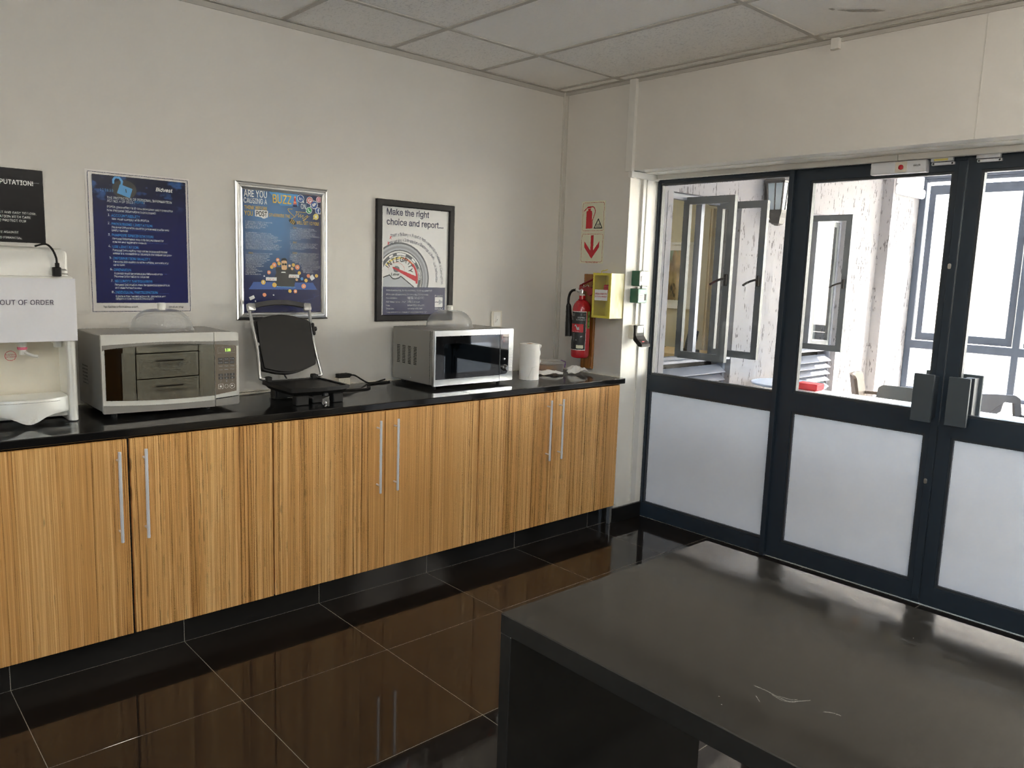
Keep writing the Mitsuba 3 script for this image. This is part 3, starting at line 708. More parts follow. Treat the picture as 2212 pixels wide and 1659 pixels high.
part(wv, 'head', J(B(BX - .03, BX + .05, -7.0, -0.302, 2.60, 2.66, 0.003), B(BX - .015, BX + .05, -7.0, -0.302, 2.57, 2.60, 0.002)), 'window_alu')
part(wv, 'transom', B(BX - .025, BX + .05, -7.0, -0.302, 0.885, 0.965, 0.004), 'window_alu')
part(wv, 'bottom_rail', B(BX - .02, BX + .05, -7.0, -0.302, 0.445, 0.48, 0.003), 'window_alu')
yy = [-0.335] + [-1.32 - 1.0 * k for k in range(6)]
for y in yy:
    part(wv, 'mullion', B(BX - .025, BX + .05, y - .03, y + .03, 0.445, 2.60, 0.003), 'window_alu')
for a, b in zip(yy[:-1], yy[1:]):
    k = part(wv, 'sash', onX(ex(sbox(-(a - .055), 0.975, -(b + .045), 2.535).difference(sbox(-(a - .055) + .06, 1.05, -(b + .045) - .06, 2.445)), 0.04), BX + .045), 'window_alu')
    part(k, 'pane', quadX(BX + .03, (b + .105, a - .115, 1.05, 2.445), 0.004), 'pane_glass')
    part(wv, 'lower_pane', quadX(BX + .01, (b + .03, a - .03, 0.48, 0.885), 0.004), 'pane_glass')
t = one('awning_cassette', J(RB(BX - .62, BX - .03, -0.36, -0.303, 2.40, 2.50, 0.03, 'x'), B(BX - 0.62, BX - .03, -0.34, -0.303, 2.50, 2.62, 0.004)), 'exterior_white', 'white awning box under the balcony ceiling at the far pier', 'awning', smooth=40)
struct('ground_outside', B(-30, 80, -60, 60, -6.3, -6.0), 'exterior_ground')


def wall_window(name, label, x0, x1):
    k = struct(name, None, None, label)
    y0, y1 = GW + 0.05, GW + 0.10
    P = sbox(x0, 0.05, x1, zt).difference(sbox(x0 + .035, zb + .02, (x0 + x1) / 2 - .02, zt - .04)).difference(sbox((x0 + x1) / 2 + .02, zb + .02, x1 - .035, zt - .04)).difference(sbox(x0 + .03, 0.08, x1 - .03, zb - 0.03))
    part(k, 'frame', onY(ex(P, 0.05), y1), 'louvre_alu')
    part(k, 'sill', B(x0 + .002, x1 - .002, GW + .004, GW + .2, zb - .025, zb - .003, 0.003), 'louvre_alu')
    n = 0
    z = zb - 0.10
    while z > 0.1:
        m = B(x0 + .032, x1 - .032, -0.045, 0.045, -0.003, 0.003, 0.001)
        part(k, 'louvre_slat', mv(rot(m, 38, (1, 0, 0)), 0, GW + .055, z), 'louvre_alu')
        z -= 0.062
    part(k, 'louvre_back', B(x0 + .01, x1 - .01, GW + .17, GW + .18, 0.05, zb - .03), 'black_rubber')
    part(k, 'head_lining', B(x0, x1, GW + .105, GW + .21, zt - .012, zt - .001), 'louvre_alu')
    return k


def casement(parent, x, handle=True):
    """A side-hung sash standing open at right angles to the wall."""
    z0, z1, y0, y1 = 0.94, 2.10, -0.545, -0.125
    k = part(parent, 'sash', frame_mesh(y0, y1, z0, z1, [(y0 + .05, y1 - .05, z0 + .05, z1 - .05)], x, x + 0.034), 'sash_charcoal')
    part(k, 'pane', quadX(x + .018, (y0 + .05, y1 - .05, z0 + .05, z1 - .05)), 'pane_glass')
    if handle:
        part(k, 'handle', J(B(x - .022, x + .0, y0 + .014, y0 + .034, 1.48, 1.56, 0.003), tube(smooth_path([(x - .018, y0 + .024, 1.53), (x - .03, y0 + .055, 1.522), (x - .03, y0 + .10, 1.505), (x - .028, y0 + .135, 1.485)]), 0.008, 8)), 'black_plastic', 40)


w1 = wall_window('window_4', 'outside window of the office nearest the doors, both sashes open, louvres below', *W1)
casement(w1, 1.14); casement(w1, 1.565)
w2 = wall_window('window_5', 'outside window farther along the wall, one sash open, louvres below', *W2)
casement(w2, 2.925)
y0 = GW + .06
k = part(w2, 'fixed_sash', onY(ex(sbox(3.16, zb + .02, 3.537, zt - .04).difference(sbox(3.205, zb + .065, 3.492, zt - .085)), 0.035), y0 + .03), 'sash_charcoal')
part(k, 'pane', trimesh.Trimesh(np.array([(3.205, y0, zb + .065), (3.492, y0, zb + .065), (3.492, y0, zt - .085), (3.205, y0, zt - .085)]), np.array([[0, 1, 2], [0, 2, 3]]), process=False), 'pane_glass')

# rooms behind the two windows
ofc = struct('wall_office', None, None, 'cream office wall seen through the first window')
part(ofc, 'partition', B(2.42, 2.5, 0.02, 3.0, 0, 2.55), 'office_cream')
part(ofc, 'side', B(0.3, 2.5, 3.0, 3.1, 0, 2.55), 'office_cream')
part(ofc, 'soffit', B(0.30, 5.0, 0.02, 3.1, 2.55, 2.6), 'office_white')
part(ofc, 'back', B(0.30, 0.36, 0.14, 3.0, 0, 2.55), 'office_cream')
struct('floor_office', B(0.30, 5.0, 0.02, 3.1, -0.05, 0), 'exterior_floor')
struct('wall_second_room', J(B(2.5, 5.0, 1.2, 1.3, 0, 2.55), B(4.9, 5.0, 0.02, 1.2, 0, 2.55)), 'office_white')

t = thing('framed_picture', 'white framed brown painting on the office wall, seen through the open window', 'picture')
pm = sbox(-1.10, 1.24, -0.63, 1.85)
part(t, 'frame', onX(ex(pm.difference(pm.buffer(-0.022, join_style=2)), 0.028), 2.419), 'picture_mount')
part(t, 'mount', onX(ex(pm.buffer(-0.02, join_style=2), 0.010), 2.419), 'picture_mount')
part(t, 'painting', onX(ex(sbox(-1.03, 1.318, -0.71, 1.776), 0.0115), 2.419), 'art_print')
t = thing('curtain', 'beige curtain hanging inside the office window', 'curtain')
cp = [(0.36 - 0.015 * 0, 0)]
pts = []
for i in range(61):
    u = i / 60
    pts.append((2.30 + 0.018 * math.sin(u * 40) + 0.008 * math.sin(u * 93 + 1), 0.43 - 0.40 * u))
P = LineString(pts).buffer(0.003)
m = ex(P, 1.33); m.apply_translation((0, 0, 0.80))
add(t, m, 'curtain_cloth', 40)
t = thing('air_vent', 'dark grey vent box at the top of the office curtain', 'vent')
part(t, 'body', B(2.24, 2.40, 0.16, 0.42, 2.155, 2.22, 0.006), 'oven_dark')
parts(t, 'slot', [B(2.236, 2.2405, 0.18, 0.40, z, z + .006) for z in (2.168, 2.182, 2.196)], 'black_plastic')
t = thing('office_desk', 'pale wooden desk inside the office, seen under the open sash', 'desk')
part(t, 'top', B(1.70, 2.22, 0.20, 1.30, 0.865, 0.90, 0.003), 'desk_wood')
part(t, 'drawer_box', B(1.78, 2.2, 0.25, 1.25, 0.40, 0.86), 'key_dark')
for z in (0.80, 0.70, 0.60):
    part(t, 'drawer_front', B(1.765, 1.78, 0.26, 1.24, z - .08, z, 0.002), 'picture_mount')
parts(t, 'leg', [B(1.80, 1.86, 0.26, 0.32, 0, 0.40), B(1.80, 1.86, 1.18, 1.24, 0, 0.40), B(2.13, 2.19, 0.26, 0.32, 0, 0.40), B(2.13, 2.19, 1.18, 1.24, 0, 0.40)], 'key_dark')
t = thing('desk_phone', 'dark grey handset leaning upright on the office desk', 'phone')
part(t, 'base', RB(1.86, 1.98, 0.22, 0.40, 0.9005, 0.925, 0.02, 'z'), 'black_plastic')
part(t, 'handset', rot(RB(1.895, 1.935, 0.25, 0.33, 0.925, 1.10, 0.012, 'x'), 12, (1, 0, 0), (0, .3, .92)), 'sash_charcoal')
one('paper_pile', J(*[rot(B(1.72, 1.98, 0.62 - .02 * i, 0.93, 0.9005 + .006 * i, 0.906 + .006 * i), 7 * i, (0, 0, 1), (1.85, .78, 0)) for i in range(3)]), 'key_dark', 'dark papers lying on the office desk', 'papers')
one('red_pen_case', RB(1.74, 1.80, 0.66, 0.78, 0.919, 0.938, 0.008, 'y'), 'red_card', 'small red case on the papers of the office desk', 'case')

# wall lantern
t = thing('wall_lantern', 'black carriage lantern on the textured outside wall', 'lamp')
lx, ly = 2.14, GW - 0.105
sq = lambda w, z: [(lx - w, ly - w, z), (lx + w, ly - w, z), (lx + w, ly + w, z), (lx - w, ly + w, z)]


def loft(rings):
    V = np.array([q for r in rings for q in r]); n = len(rings[0]); F = []
    for i in range(len(rings) - 1):
        for k in range(n):
            q = (i * n + k, i * n + (k + 1) % n, (i + 1) * n + (k + 1) % n, (i + 1) * n + k)
            F += [(q[0], q[1], q[2]), (q[0], q[2], q[3])]
    for k in range(1, n - 1):
        F += [(0, k + 1, k), ((len(rings) - 1) * n, (len(rings) - 1) * n + k, (len(rings) - 1) * n + k + 1)]
    return trimesh.Trimesh(V, np.array(F), process=False)


part(t, 'back_plate', B(lx - .05, lx + .05, GW - .016, GW - .0005, 1.99, 2.36, 0.006), 'lantern_black')
part(t, 'cap', loft([sq(.085, 2.285), sq(.09, 2.30), sq(.06, 2.35), sq(.02, 2.385)]), 'lantern_black')
part(t, 'glass', loft([sq(.055, 2.075), sq(.07, 2.285)]), 'lantern_glass')
parts(t, 'corner_post', [*[tube([(lx + a * .056, ly + b * .056, 2.07), (lx + a * .072, ly + b * .072, 2.29)], 0.008, 6) for a in (-1, 1) for b in (-1, 1)], *[tube([(lx, ly + b * .056, 2.07), (lx, ly + b * .072, 2.29)], 0.005, 6) for b in (-1,)], *[tube([(lx - .056, ly, 2.07), (lx - .072, ly, 2.29)], 0.005, 6)]], 'lantern_black')
part(t, 'base', loft([sq(.012, 1.96), sq(.035, 1.975), sq(.045, 2.02), sq(.065, 2.055), sq(.068, 2.08)]), 'lantern_black')
part(t, 'arm', tube(smooth_path([(lx, GW - .01, 2.05), (lx, GW - .03, 2.0), (lx, ly, 1.985)]), 0.01, 8), 'lantern_black')

# balcony furniture
t = thing('white_table', 'long white outdoor table just behind the door glass', 'table')
part(t, 'top', RB(1.15, 1.84, -2.75, -0.80, 0.725, 0.75, 0.03, 'z', e=0.003), 'table_white')
for x in (1.22, 1.77):
    for y in (-2.66, -0.88):
        part(t, 'leg', B(x - .02, x + .02, y - .02, y + .02, -0.004, 0.725, 0.003), 'alu')
t = thing('round_table', 'round pale blue metal table by the outside wall', 'table')
part(t, 'top', lathe([(0.0001, .70), (0.26, .70), (0.285, .706), (0.29, .716), (0.285, .722), (0.25, .718), (0.0001, .717)], 48, (2.16, -0.505, 0)), 'table_blue', 40)
part(t, 'stem', lathe([(0.22, -.004), (0.22, .012), (0.04, .03), (0.03, .10), (0.03, .70)], 32, (2.16, -0.505, 0)), 'alu', 40)
one('red_menu_card', J(rot(B(1.70, 1.80, -0.96, -0.815, 0.7505, 0.757, 0.001), 0, (0, 0, 1)), rot(B(1.69, 1.81, -0.97, -0.81, 0.7575, 0.80, 0.002), 3, (0, 0, 1), (1.75, -.9, 0))), 'red_card', 'red box lying on the near end of the white outdoor table', 'box')


def tub_chair(x, y, rz, m, label, zt=0.80, cut=False):
    """A moulded outdoor armchair: seat, curved back with arms, four legs."""
    t = thing('outdoor_chair', label, 'chair', 'moulded chairs around the white outdoor table')
    M = trimesh.transformations.translation_matrix((x, y, 0)) @ trimesh.transformations.rotation_matrix(math.radians(rz), (0, 0, 1))

    def pl(mesh):
        mesh = mesh.copy(); mesh.apply_transform(M); return mesh
    part(t, 'seat', pl(RB(-.24, .24, -.24, .24, 0.42, 0.45, 0.05, 'z', e=.004)), m)
    outl = Polygon([(-.24, 0.455), (-.225, zt - .02), (-.20, zt), (.20, zt), (.225, zt - .02), (.24, 0.455)])
    if cut:
        hole = Polygon([(-.02, 0.60), (.06, .635), (.11, .67), (.125, .725), (.135, .735), (.19, .73), (.195, .60)])
        outl = outl.difference(hole)
    bk = ex(outl, 0.022)
    bm = bk.subdivide().subdivide()
    v = bm.vertices.copy()
    d = v[:, 2].copy()
    bm.vertices = np.stack([v[:, 0], 0.235 - d + 0.18 * np.clip(v[:, 1] - .45, 0, 1) - 1.1 * v[:, 0] ** 2, v[:, 1]], 1)
    part(t, 'backrest', pl(bm), m, 40)
    for sx in (-1, 1):
        part(t, 'arm', pl(J(B(sx * .215, sx * .24, -.18, .19, 0.63, 0.655, .004), B(sx * .215, sx * .24, -.2, -.165, .45, .655, .004))), m)
        for sy in (-1, 1):
            part(t, 'leg', pl(tube([(sx * .2, sy * .2, .425), (sx * .225, sy * .23, -.004)], [.02, .014], 8)), m)


tub_chair(2.66, -1.09, 18, 'chair_taupe', 'taupe moulded chair seen edge on, at the far corner of the white outdoor table', 0.815)
tub_chair(2.10, -1.36, -92, 'chair_grey', 'grey moulded chair behind the white outdoor table, half hidden by the door handle', 0.778)
tub_chair(2.33, -2.02, -38, 'chair_dark', 'dark grey moulded chair with a cut-out back, right of the door handles', 0.785, True)
tub_chair(2.95, -2.62, -80, 'chair_dark', 'dark blue-grey moulded chair at the right edge of the photo, beyond the door glass', 0.76)
for name_, lab_, x_, y_ in (('office_lamp', 'added unseen panel lamp that brightens the office', 1.2, 1.3), ('second_room_lamp', 'added unseen panel lamp that brightens the second room', 3.6, .65)):  # both lamps are added out of view to brighten the rooms
    t = thing(name_, lab_, 'lamp')
    part(t, 'frame', B(x_ - .31, x_ + .31, y_ - .31, y_ + .31, 2.535, 2.5495), 'white_plastic')
    part(t, 'diffuser', B(x_ - .29, x_ + .29, y_ - .29, y_ + .29, 2.528, 2.5348), 'lamp_glow', emitter={'type': 'area', 'radiance': {'type': 'rgb', 'value': OFFICE_L}})

# ------------------------------------------------------------------ base cupboards and worktop
WT = 0.912
FY = -0.600          # front of the doors
edges = [-3.34, -2.797, -2.240, -1.695, -1.134, -0.604, -0.036]
zb_, zt_ = 0.127, 0.874
names = ['wooden cupboard at the left edge, under the water dispenser and the large microwave', 'wooden cupboard in the middle, under the open sandwich press', 'wooden cupboard at the right end, under the small microwave and the paper roll']
for u in range(3):
    a, b, c = edges[2 * u:2 * u + 3]
    t = thing('base_cupboard', names[u], 'cupboard', 'wooden cupboards under the worktop')
    part(t, 'carcass', J(B(a + .001, a + .017, -.578, -.06, zb_, .88), B(c - .017, c - .001, -.578, -.06, zb_, .88), B(a + .017, c - .017, -.578, -.06, zb_, zb_ + .016), B(a + .017, c - .017, -.07, -.06, zb_ + .016, .88), B(b - .008, b + .008, -.578, -.2, zb_ + .016, .88)), 'carcass')
    for k, (x0, x1) in enumerate(((a, b), (b, c))):
        g0 = 0.004 if k == 0 else (0.0045 if u == 0 else 0.0018)
        d = part(t, 'door', B(x0 + (0.0035 if k == 0 else g0), x1 - (0.0018 if k == 0 else 0.0035) - (0.003 if (u == 0 and k == 0) else 0), FY, FY + .018, zb_, zt_, 0.0012), 'veneer')
        hx = (b - .044 if k == 0 else b + .050) + (0.004 if u == 0 and k == 0 else 0)
        h0, h1 = 0.499, 0.837
        part(d, 'handle', J(lathe([(0.0001, h0), (0.0052, h0), (0.006, h0 + .001), (0.006, h1 - .001), (0.0052, h1), (0.0001, h1)], 20, (hx, FY - .033, 0)), rod((hx, FY - .033, h0 + .036), (hx, FY, h0 + .036), 0.004), rod((hx, FY - .033, h1 - .036), (hx, FY, h1 - .036), 0.004)), 'alu', 40, label='long brushed metal bar handle')
    for x in (a + .06, c - .06):
        part(t, 'foot', B(x - .02, x + .02, -.41, -.37, 0.0006, zb_), 'carcass')
one('cupboard_end_leg', J(B(-.040, -.030, -.572, -.545, 0.0006, zb_ - .001, 0.001), B(-.06, -.010, -.585, -.535, zb_ - .004, zb_ - .0008)), 'brushed', 'thin metal leg under the right end of the wooden cupboards', 'leg')

wt = thing('worktop', 'long polished black stone worktop on the wooden cupboards', 'worktop')
part(wt, 'slab', B(-3.62, -1.1855, -.602, -0.0008, .881, WT, 0.003), 'granite')
part(wt, 'slab', B(-1.1845, 0.012 - .013, -.602, -0.0008, .881, WT, 0.003), 'granite')
part(wt, 'overhang', B(0.0005, 0.006, -.602, -.566, .881, WT, 0.002), 'granite')
part(wt, 'sealant', J(B(-3.6, -.001, -.006, -.0006, WT, WT + .004), B(-.006, -.0006, -.556, -.006, WT, WT + .004)), 'cream_plastic', label='pale bead of sealant along the wall')

# ------------------------------------------------------------------ water dispenser
X0, X1 = -3.225, -2.897
t = thing('water_dispenser', 'cream plastic water dispenser at the left end of the worktop, out of use', 'water dispenser')
fy, by = -0.365, -0.06
body = [RB(X0, X1, fy + .13, by, WT + .004, 1.50, 0.022, 'z', e=.004),
        RB(X1 - .034, X1, fy + .004, fy + .16, WT + .0005, 1.235, 0.016, 'z', e=.004), RB(X0, X0 + .034, fy + .004, fy + .16, WT + .0005, 1.235, 0.016, 'z', e=.004),
        RB(X0, X1, fy + .004, by, 1.222, 1.452, 0.016, 'z', e=.004),
        B(X0 + .03, X1 - .03, fy + .03, by, WT + .02, .985, .003)]
part(t, 'body', J(*body), 'white_plastic', 40)
pr = [(fy + .015, 1.445), (fy + .02, 1.49), (fy + .034, 1.535), (fy + .055, 1.552), (by - .02, 1.556), (by, 1.54), (by, 1.445)]
m = ex([(a, z) for a, z in pr], X1 - X0 - .045); v = m.vertices.copy(); m.vertices = np.stack([v[:, 2] + X0 + .020, v[:, 0], v[:, 1]], 1)
m2 = ex([(a + .05 if a < -.2 else a, z - .012) for a, z in pr], .030); v = m2.vertices.copy(); m2.vertices = np.stack([v[:, 2] + X1 - .034, v[:, 0], v[:, 1]], 1)
part(t, 'top_cover', J(m, RB(X1 - .05, X1 - .002, fy + .07, by + .0, 1.44, 1.545, 0.014, 'y', e=.006), RB(X0 + .002, X0 + .05, fy + .07, by, 1.44, 1.545, .014, 'y', e=.006)), 'white_plastic', 40, label='rounded top cover')
part(t, 'recess_panel', B(X0 + .034, X1 - .034, fy + .125, fy + .131, .985, 1.222), 'cream_plastic', label='cream back of the tap recess')
# drip tray: bowed front with a wavy lower edge
xs_ = np.linspace(X0 + .036, X1 - .036, 41)
V, F = [], []
for i, x in enumerate(xs_):
    u = (x - xs_[0]) / (xs_[-1] - xs_[0])
    bow = 0.052 * math.sin(math.pi * u) ** 0.8
    lowz = WT + .040 - .033 * math.exp(-((u - .47) / .20) ** 2) + 0.004
    for z, yo in ((lowz, .004), (WT + .060, .0), (WT + .098, .006), (WT + .102, .016)):
        V.append((x, fy - bow + yo, z))
    V.append((x, fy + .10, WT + .102)); V.append((x, fy + .10, lowz))
V = np.array(V); n = 6
for i in range(len(xs_) - 1):
    for k in range(n):
        q = (i * n + k, (i + 1) * n + k, (i + 1) * n + (k + 1) % n, i * n + (k + 1) % n)
        F += [(q[0], q[1], q[2]), (q[0], q[2], q[3])]
for k in range(1, n - 1):
    F += [(0, k, k + 1), ((len(xs_) - 1) * n, (len(xs_) - 1) * n + k + 1, (len(xs_) - 1) * n + k)]
part(t, 'drip_tray', trimesh.Trimesh(V, np.array(F), process=False), 'white_plastic', 35)
parts(t, 'tray_dot', [mv(lathe([(0.0024, 0), (0.0018, .0012), (0.0001, .0016)], 8, (0, 0, 0), 'y'), x, fy - .0512, z) for x in (-3.065, -3.053, -3.041) for z in (WT + .022, WT + .030)], 'white_plastic')
part(t, 'tray_groove', tube([(x, fy - 0.052 * math.sin(math.pi * ((x - xs_[0]) / (xs_[-1] - xs_[0]))) ** .8 + .0035, WT + .086 + .004 * math.sin(math.pi * (x - xs_[0]) / (xs_[-1] - xs_[0]))) for x in np.linspace(-3.16, -2.965, 14)], 0.0012, 6), 'trim_paint')
for x, col in ((-3.068, 'print_magenta'), (-2.948, None)):
    hot = col is not None
    x = x + (0.006 if hot else 0)
    k = part(t, 'tap', J(lathe([(0.011, 1.188), (0.014, 1.19), (0.0145, 1.2), (0.017, 1.226)], 20, (x, fy + .055, 0)), lathe([(0.0001, 1.1885), (0.011, 1.1885)], 20, (x, fy + .055, 0)), B(x - .008, x + .008, fy + .06, fy + .128, 1.20, 1.218)), 'white_plastic', 40)
    if hot:
        part(k, 'ring', lathe([(0.0155, 1.184), (0.0165, 1.188), (0.0155, 1.194)], 20, (x, fy + .055, 0)), 'print_magenta', label='red ring of the hot tap')
        part(k, 'lever', J(lathe([(0.011, 1.166), (0.0125, 1.184)], 16, (x, fy + .055, 0)), lathe([(0.0001, 1.166), (0.011, 1.166)], 16, (x, fy + .055, 0)), tube(smooth_path([(x + .004, fy + .05, 1.176), (x + .025, fy + .03, 1.164), (x + .042, fy + .02, 1.160)]), [.006] * 17, 8)), 'white_plastic', 40)
ring = Point(-3.088, 1.155).buffer(.0185).difference(Point(-3.088, 1.155).buffer(.0168))
part(t, 'caution_mark', onY(J(fl(ring, .0003), letters('CAUTION', -3.103, 1.157, .030, .0035, True), letters('HOT WATER', -3.103, 1.149, .030, .0035, True)), fy + .125), 'print_red')
c = smooth_path([(-2.984, -.21, 1.5585), (-2.970, -.30, 1.566), (-2.962, -.357, 1.55), (-2.953, -.373, 1.52), (-2.951, -.374, 1.497)], 8)
part(t, 'power_cord', tube(c, 0.0036, 8), 'black_rubber', True)
k = part(t, 'plug', J(RB(-2.966, -2.940, -.388, -.360, 1.452, 1.484, .006, 'z', e=.002), B(-2.957, -2.944, -.381, -.367, 1.483, 1.500, .002)), 'black_rubber')
part(k, 'pin', J(rod((-2.940, -.374, 1.461), (-2.918, -.374, 1.4605), .0022), rod((-2.940, -.382, 1.475), (-2.922, -.382, 1.474), .0018), rod((-2.940, -.368, 1.477), (-2.922, -.368, 1.477), .0018)), 'steel', 40)

t = thing('notice_sheet', 'white paper sheet with out of order lettering taped to the water dispenser', 'paper sign')
V, F = [], []
nx, nz = 24, 12
for i in range(nx + 1):
    for j in range(nz + 1):
        u, w = i / nx, j / nz
        x = X0 + .01 + (X1 - X0 - .006) * u
        V.append((x, fy - .0035 - .0012 * math.sin(9 * u + 2) * (1 - w) - 0.0008 * math.sin(23 * u) - .002 * (1 - w), 1.216 + .228 * w))
for i in range(nx):
    for j in range(nz):
        q = (i * (nz + 1) + j, (i + 1) * (nz + 1) + j, (i + 1) * (nz + 1) + j + 1, i * (nz + 1) + j + 1)
        F += [(q[0], q[1], q[2]), (q[0], q[2], q[3])]
part(t, 'sheet', trimesh.Trimesh(np.array(V), np.array(F), process=False), 'paper', True)
part(t, 'lettering', onY(J(*[letters(*a[:5]) for a in PT['paper']]), fy - .0075), 'paper_ink')

# ------------------------------------------------------------------ large microwave
X0, X1, fy, by, z0, z1 = -2.822, -2.292, -0.385, -0.03, 0.930, 1.236
t = thing('microwave_oven', 'large silver and white microwave oven between the water dispenser and the sandwich press', 'microwave')
part(t, 'casing', J(RB(X0 + .006, X1 - .004, fy + .012, by, z0 + .004, z1 - .003, 0.006, 'y', e=.002)), 'oven_silver')
part(t, 'seam', B(X0 + .005, X1 - .003, fy + .010, fy + .013, z0 + .004, z1 - .002), 'black_plastic')
parts(t, 'vent_slot', [B(X0 + .0052, X0 + .0066, -.10 - .016 * i, -.094 - .016 * i, 1.02 + .014 * j, 1.026 + .014 * j) for i in range(5) for j in range(6)], 'black_plastic')
for x in (X0 + .05, X1 - .12):
    for y in (fy + .04, by - .05):
        part(t, 'foot', lathe([(0.0001, WT + .0003), (0.011, WT + .0003), (0.013, z0 + .006)], 14, (x, y, 0)), 'black_rubber')
xd = -2.396


def bowed(poly, y, bow, d, xa, xb):
    """A sheet cut to poly on the front, bowed forward between xa and xb."""
    m = ex(poly, d)
    m = m.subdivide_to_size(0.03)
    v = m.vertices.copy()
    u = np.clip((v[:, 0] - xa) / (xb - xa), 0, 1)
    m.vertices = np.stack([v[:, 0], y - v[:, 2] - bow * np.sin(np.pi * u), v[:, 1]], 1)
    return m


def arc_pts(xa, za, xb, zb, sag, n=16):
    return [(xa + (xb - xa) * k / n, za + (zb - za) * k / n + sag * math.sin(math.pi * k / n)) for k in range(n + 1)]


door = thing_door = part(t, 'door', bowed(sbox(X0, z0 + .006, xd - .0012, z1), fy + .006, .004, .012, X0, X1), 'oven_light', label='door with a mirror window')
topg = Polygon(arc_pts(X0 + .003, 1.196, xd - .0015, 1.199, .006) + [(xd - .0015, 1.184)] + arc_pts(X0 + .012, 1.179, xd - .0015, 1.184, .010)[::-1][1:] + [(X0 + .003, 1.175)])
part(door, 'upper_lip', bowed(topg, fy - .0062, .004, .002, X0, X1), 'oven_grey')
lowg = Polygon([(X0, z0 + .004), (xd - .0012, z0 - .003), (xd - .0012, .955)] + arc_pts(X0 + .001, .966, xd - .0012, .955, -.006)[::-1][1:])
part(door, 'lower_lip', bowed(lowg, fy - .0062, .004, .002, X0, X1), 'oven_grey')
win = Polygon(arc_pts(X0 + .011, 1.180, xd - .0018, 1.186, .012) + [(xd - .0018, .974)] + arc_pts(X0 + .011, .985, xd - .0018, .974, -.006)[::-1][1:])
part(door, 'window', bowed(win, fy - .0066, .0032, .0025, X0, X1), 'oven_mirror')
part(door, 'inner_window', bowed(sbox(-2.760, 1.006, -2.471, 1.164), fy - .0092, .0032, .0003, X0, X1), 'oven_mirror_dim')
pan = part(t, 'control_panel', bowed(Polygon([(xd + .0012, z0), (X1 - .006, z0), (X1, z0 + .006), (X1, z1 - .008), (X1 - .008, z1), (xd + .0012, z1)]), fy + .006, .004, .012, X0, X1), 'oven_light')
part(pan, 'upper_lip', bowed(Polygon([(xd + .0012, 1.199), (X1 - .001, 1.199), (X1 - .002, 1.178), (xd + .0012, 1.187)]), fy - .0062, .004, .0016, X0, X1), 'oven_grey')
part(pan, 'face', bowed(Polygon([(xd + .0025, 1.187), (X1 - .011, 1.178), (X1 - .013, .987), (xd + .0025, .976)]), fy - .0062, .004, .0028, X0, X1), 'panel_taupe')
part(pan, 'lower_lip', bowed(Polygon([(xd + .0015, z0 - .002), (X1 - .006, z0), (X1 - .001, z0 + .006), (X1 - .002, .963), (xd + .0015, .957)]), fy - .0062, .004, .002, X0, X1), 'oven_grey')
part(pan, 'slot', bowed(Polygon([(xd + .003, .957), (X1 - .004, .964), (X1 - .004, .967), (xd + .003, .961)]), fy - .0062, .004, .0022, X0, X1), 'black_plastic')
Yp = fy - .0112
part(pan, 'display', onY(J(fl(sbox(-2.382, 1.149, -2.312, 1.174).difference(sbox(-2.3812, 1.1498, -2.3128, 1.1732)), .0002)), Yp), 'print_grey')
dg = part(pan, 'clock_digits', onY(letters('1:28', -2.352, 1.156, .023, .011, True), Yp), 'led_green', emitter={'type': 'area', 'radiance': {'type': 'rgb', 'value': [0.55, 1.1, 0.15]}})
dk, lt = [], []
for r_ in range(4):
    for c_ in range(3):
        x, z = -2.372 + .0245 * c_, 1.124 - .0145 * r_
        if r_ < 2:
            dk.append(fl(rr(x - .0105, x + .0105, z - .006, z + .006, .001), .0002))
        lt.append(letters([['Cook', 'Auto', 'Reheat'], ['Power', 'Clock', 'Defrost'], ['Popcorn', 'Potato', 'Pizza'], ['Frozen', 'Beverage', 'Dinner']][r_][c_], x - .008, z - .002, .016, .004, True, .0004))
for r_ in range(3):
    for c_ in range(3):
        x, z = -2.372 + .0245 * c_, 1.058 - .0135 * r_
        if r_ < 2:
            dk.append(fl(rr(x - .0100, x + .0100, z - .005, z + .005, .001), .0002))
        lt.append(char(str(r_ * 3 + c_ + 1), x, z, .007, 0, True, .0004))
parts(pan, 'key', [onY(q, Yp) for q in dk], 'key_dark')
parts(pan, 'key_print', [onY(q, Yp) for q in lt], 'print_grey')
sqr = sbox(-2.383, 1.000, -2.362, 1.020); crc = Point(-2.324, 1.0095).buffer(.0112)
parts(pan, 'round_key', [onY(fl(q, .0002), Yp) for q in (crc.difference(crc.buffer(-.0012)), Point(-2.3485, 1.009).buffer(.008).difference(Point(-2.3485, 1.009).buffer(.007)))], 'print_white')
part(pan, 'square_key', onY(fl(sqr.difference(sqr.buffer(-.0012)), .0002), Yp), 'print_white')
parts(pan, 'key_sign', [onY(fl(q, .0002), Yp) for q in (sbox(-2.376, 1.006, -2.369, 1.014), Polygon([(-2.328, 1.006), (-2.328, 1.014), (-2.319, 1.010)]))], 'print_white')


def food_cover(name, label, x, y, z, r, h):
    t = thing(name, label, 'food cover', 'clear plastic microwave food covers')
    pr = [(r * 1.035, 0.0), (r * 1.04, 0.0025), (r * 1.0, 0.005), (r * .975, .014)]
    for k in range(1, 13):
        a = math.pi / 2 * k / 13
        pr.append((r * (0.22 + 0.75 * math.cos(a) ** 0.85), 0.014 + (h - .014) * math.sin(a) ** 1.1))
    pr += [(r * .16, h + .0005), (0.0001, h + .0008)]
    part(t, 'dome', lathe(pr, 64, (x, y, z)), 'clear_plastic', True)
    part(t, 'knob', lathe([(r * .125, h), (r * .13, h + .002), (r * .14, h + .018), (r * .14, h + .022), (r * .11, h + .026), (0.0001, h + .0262)], 32, (x, y, z)), 'white_plastic', 40)


food_cover('food_cover', 'clear plastic food cover on top of the large microwave', -2.527, -0.17, 1.2342, 0.122, 0.086)

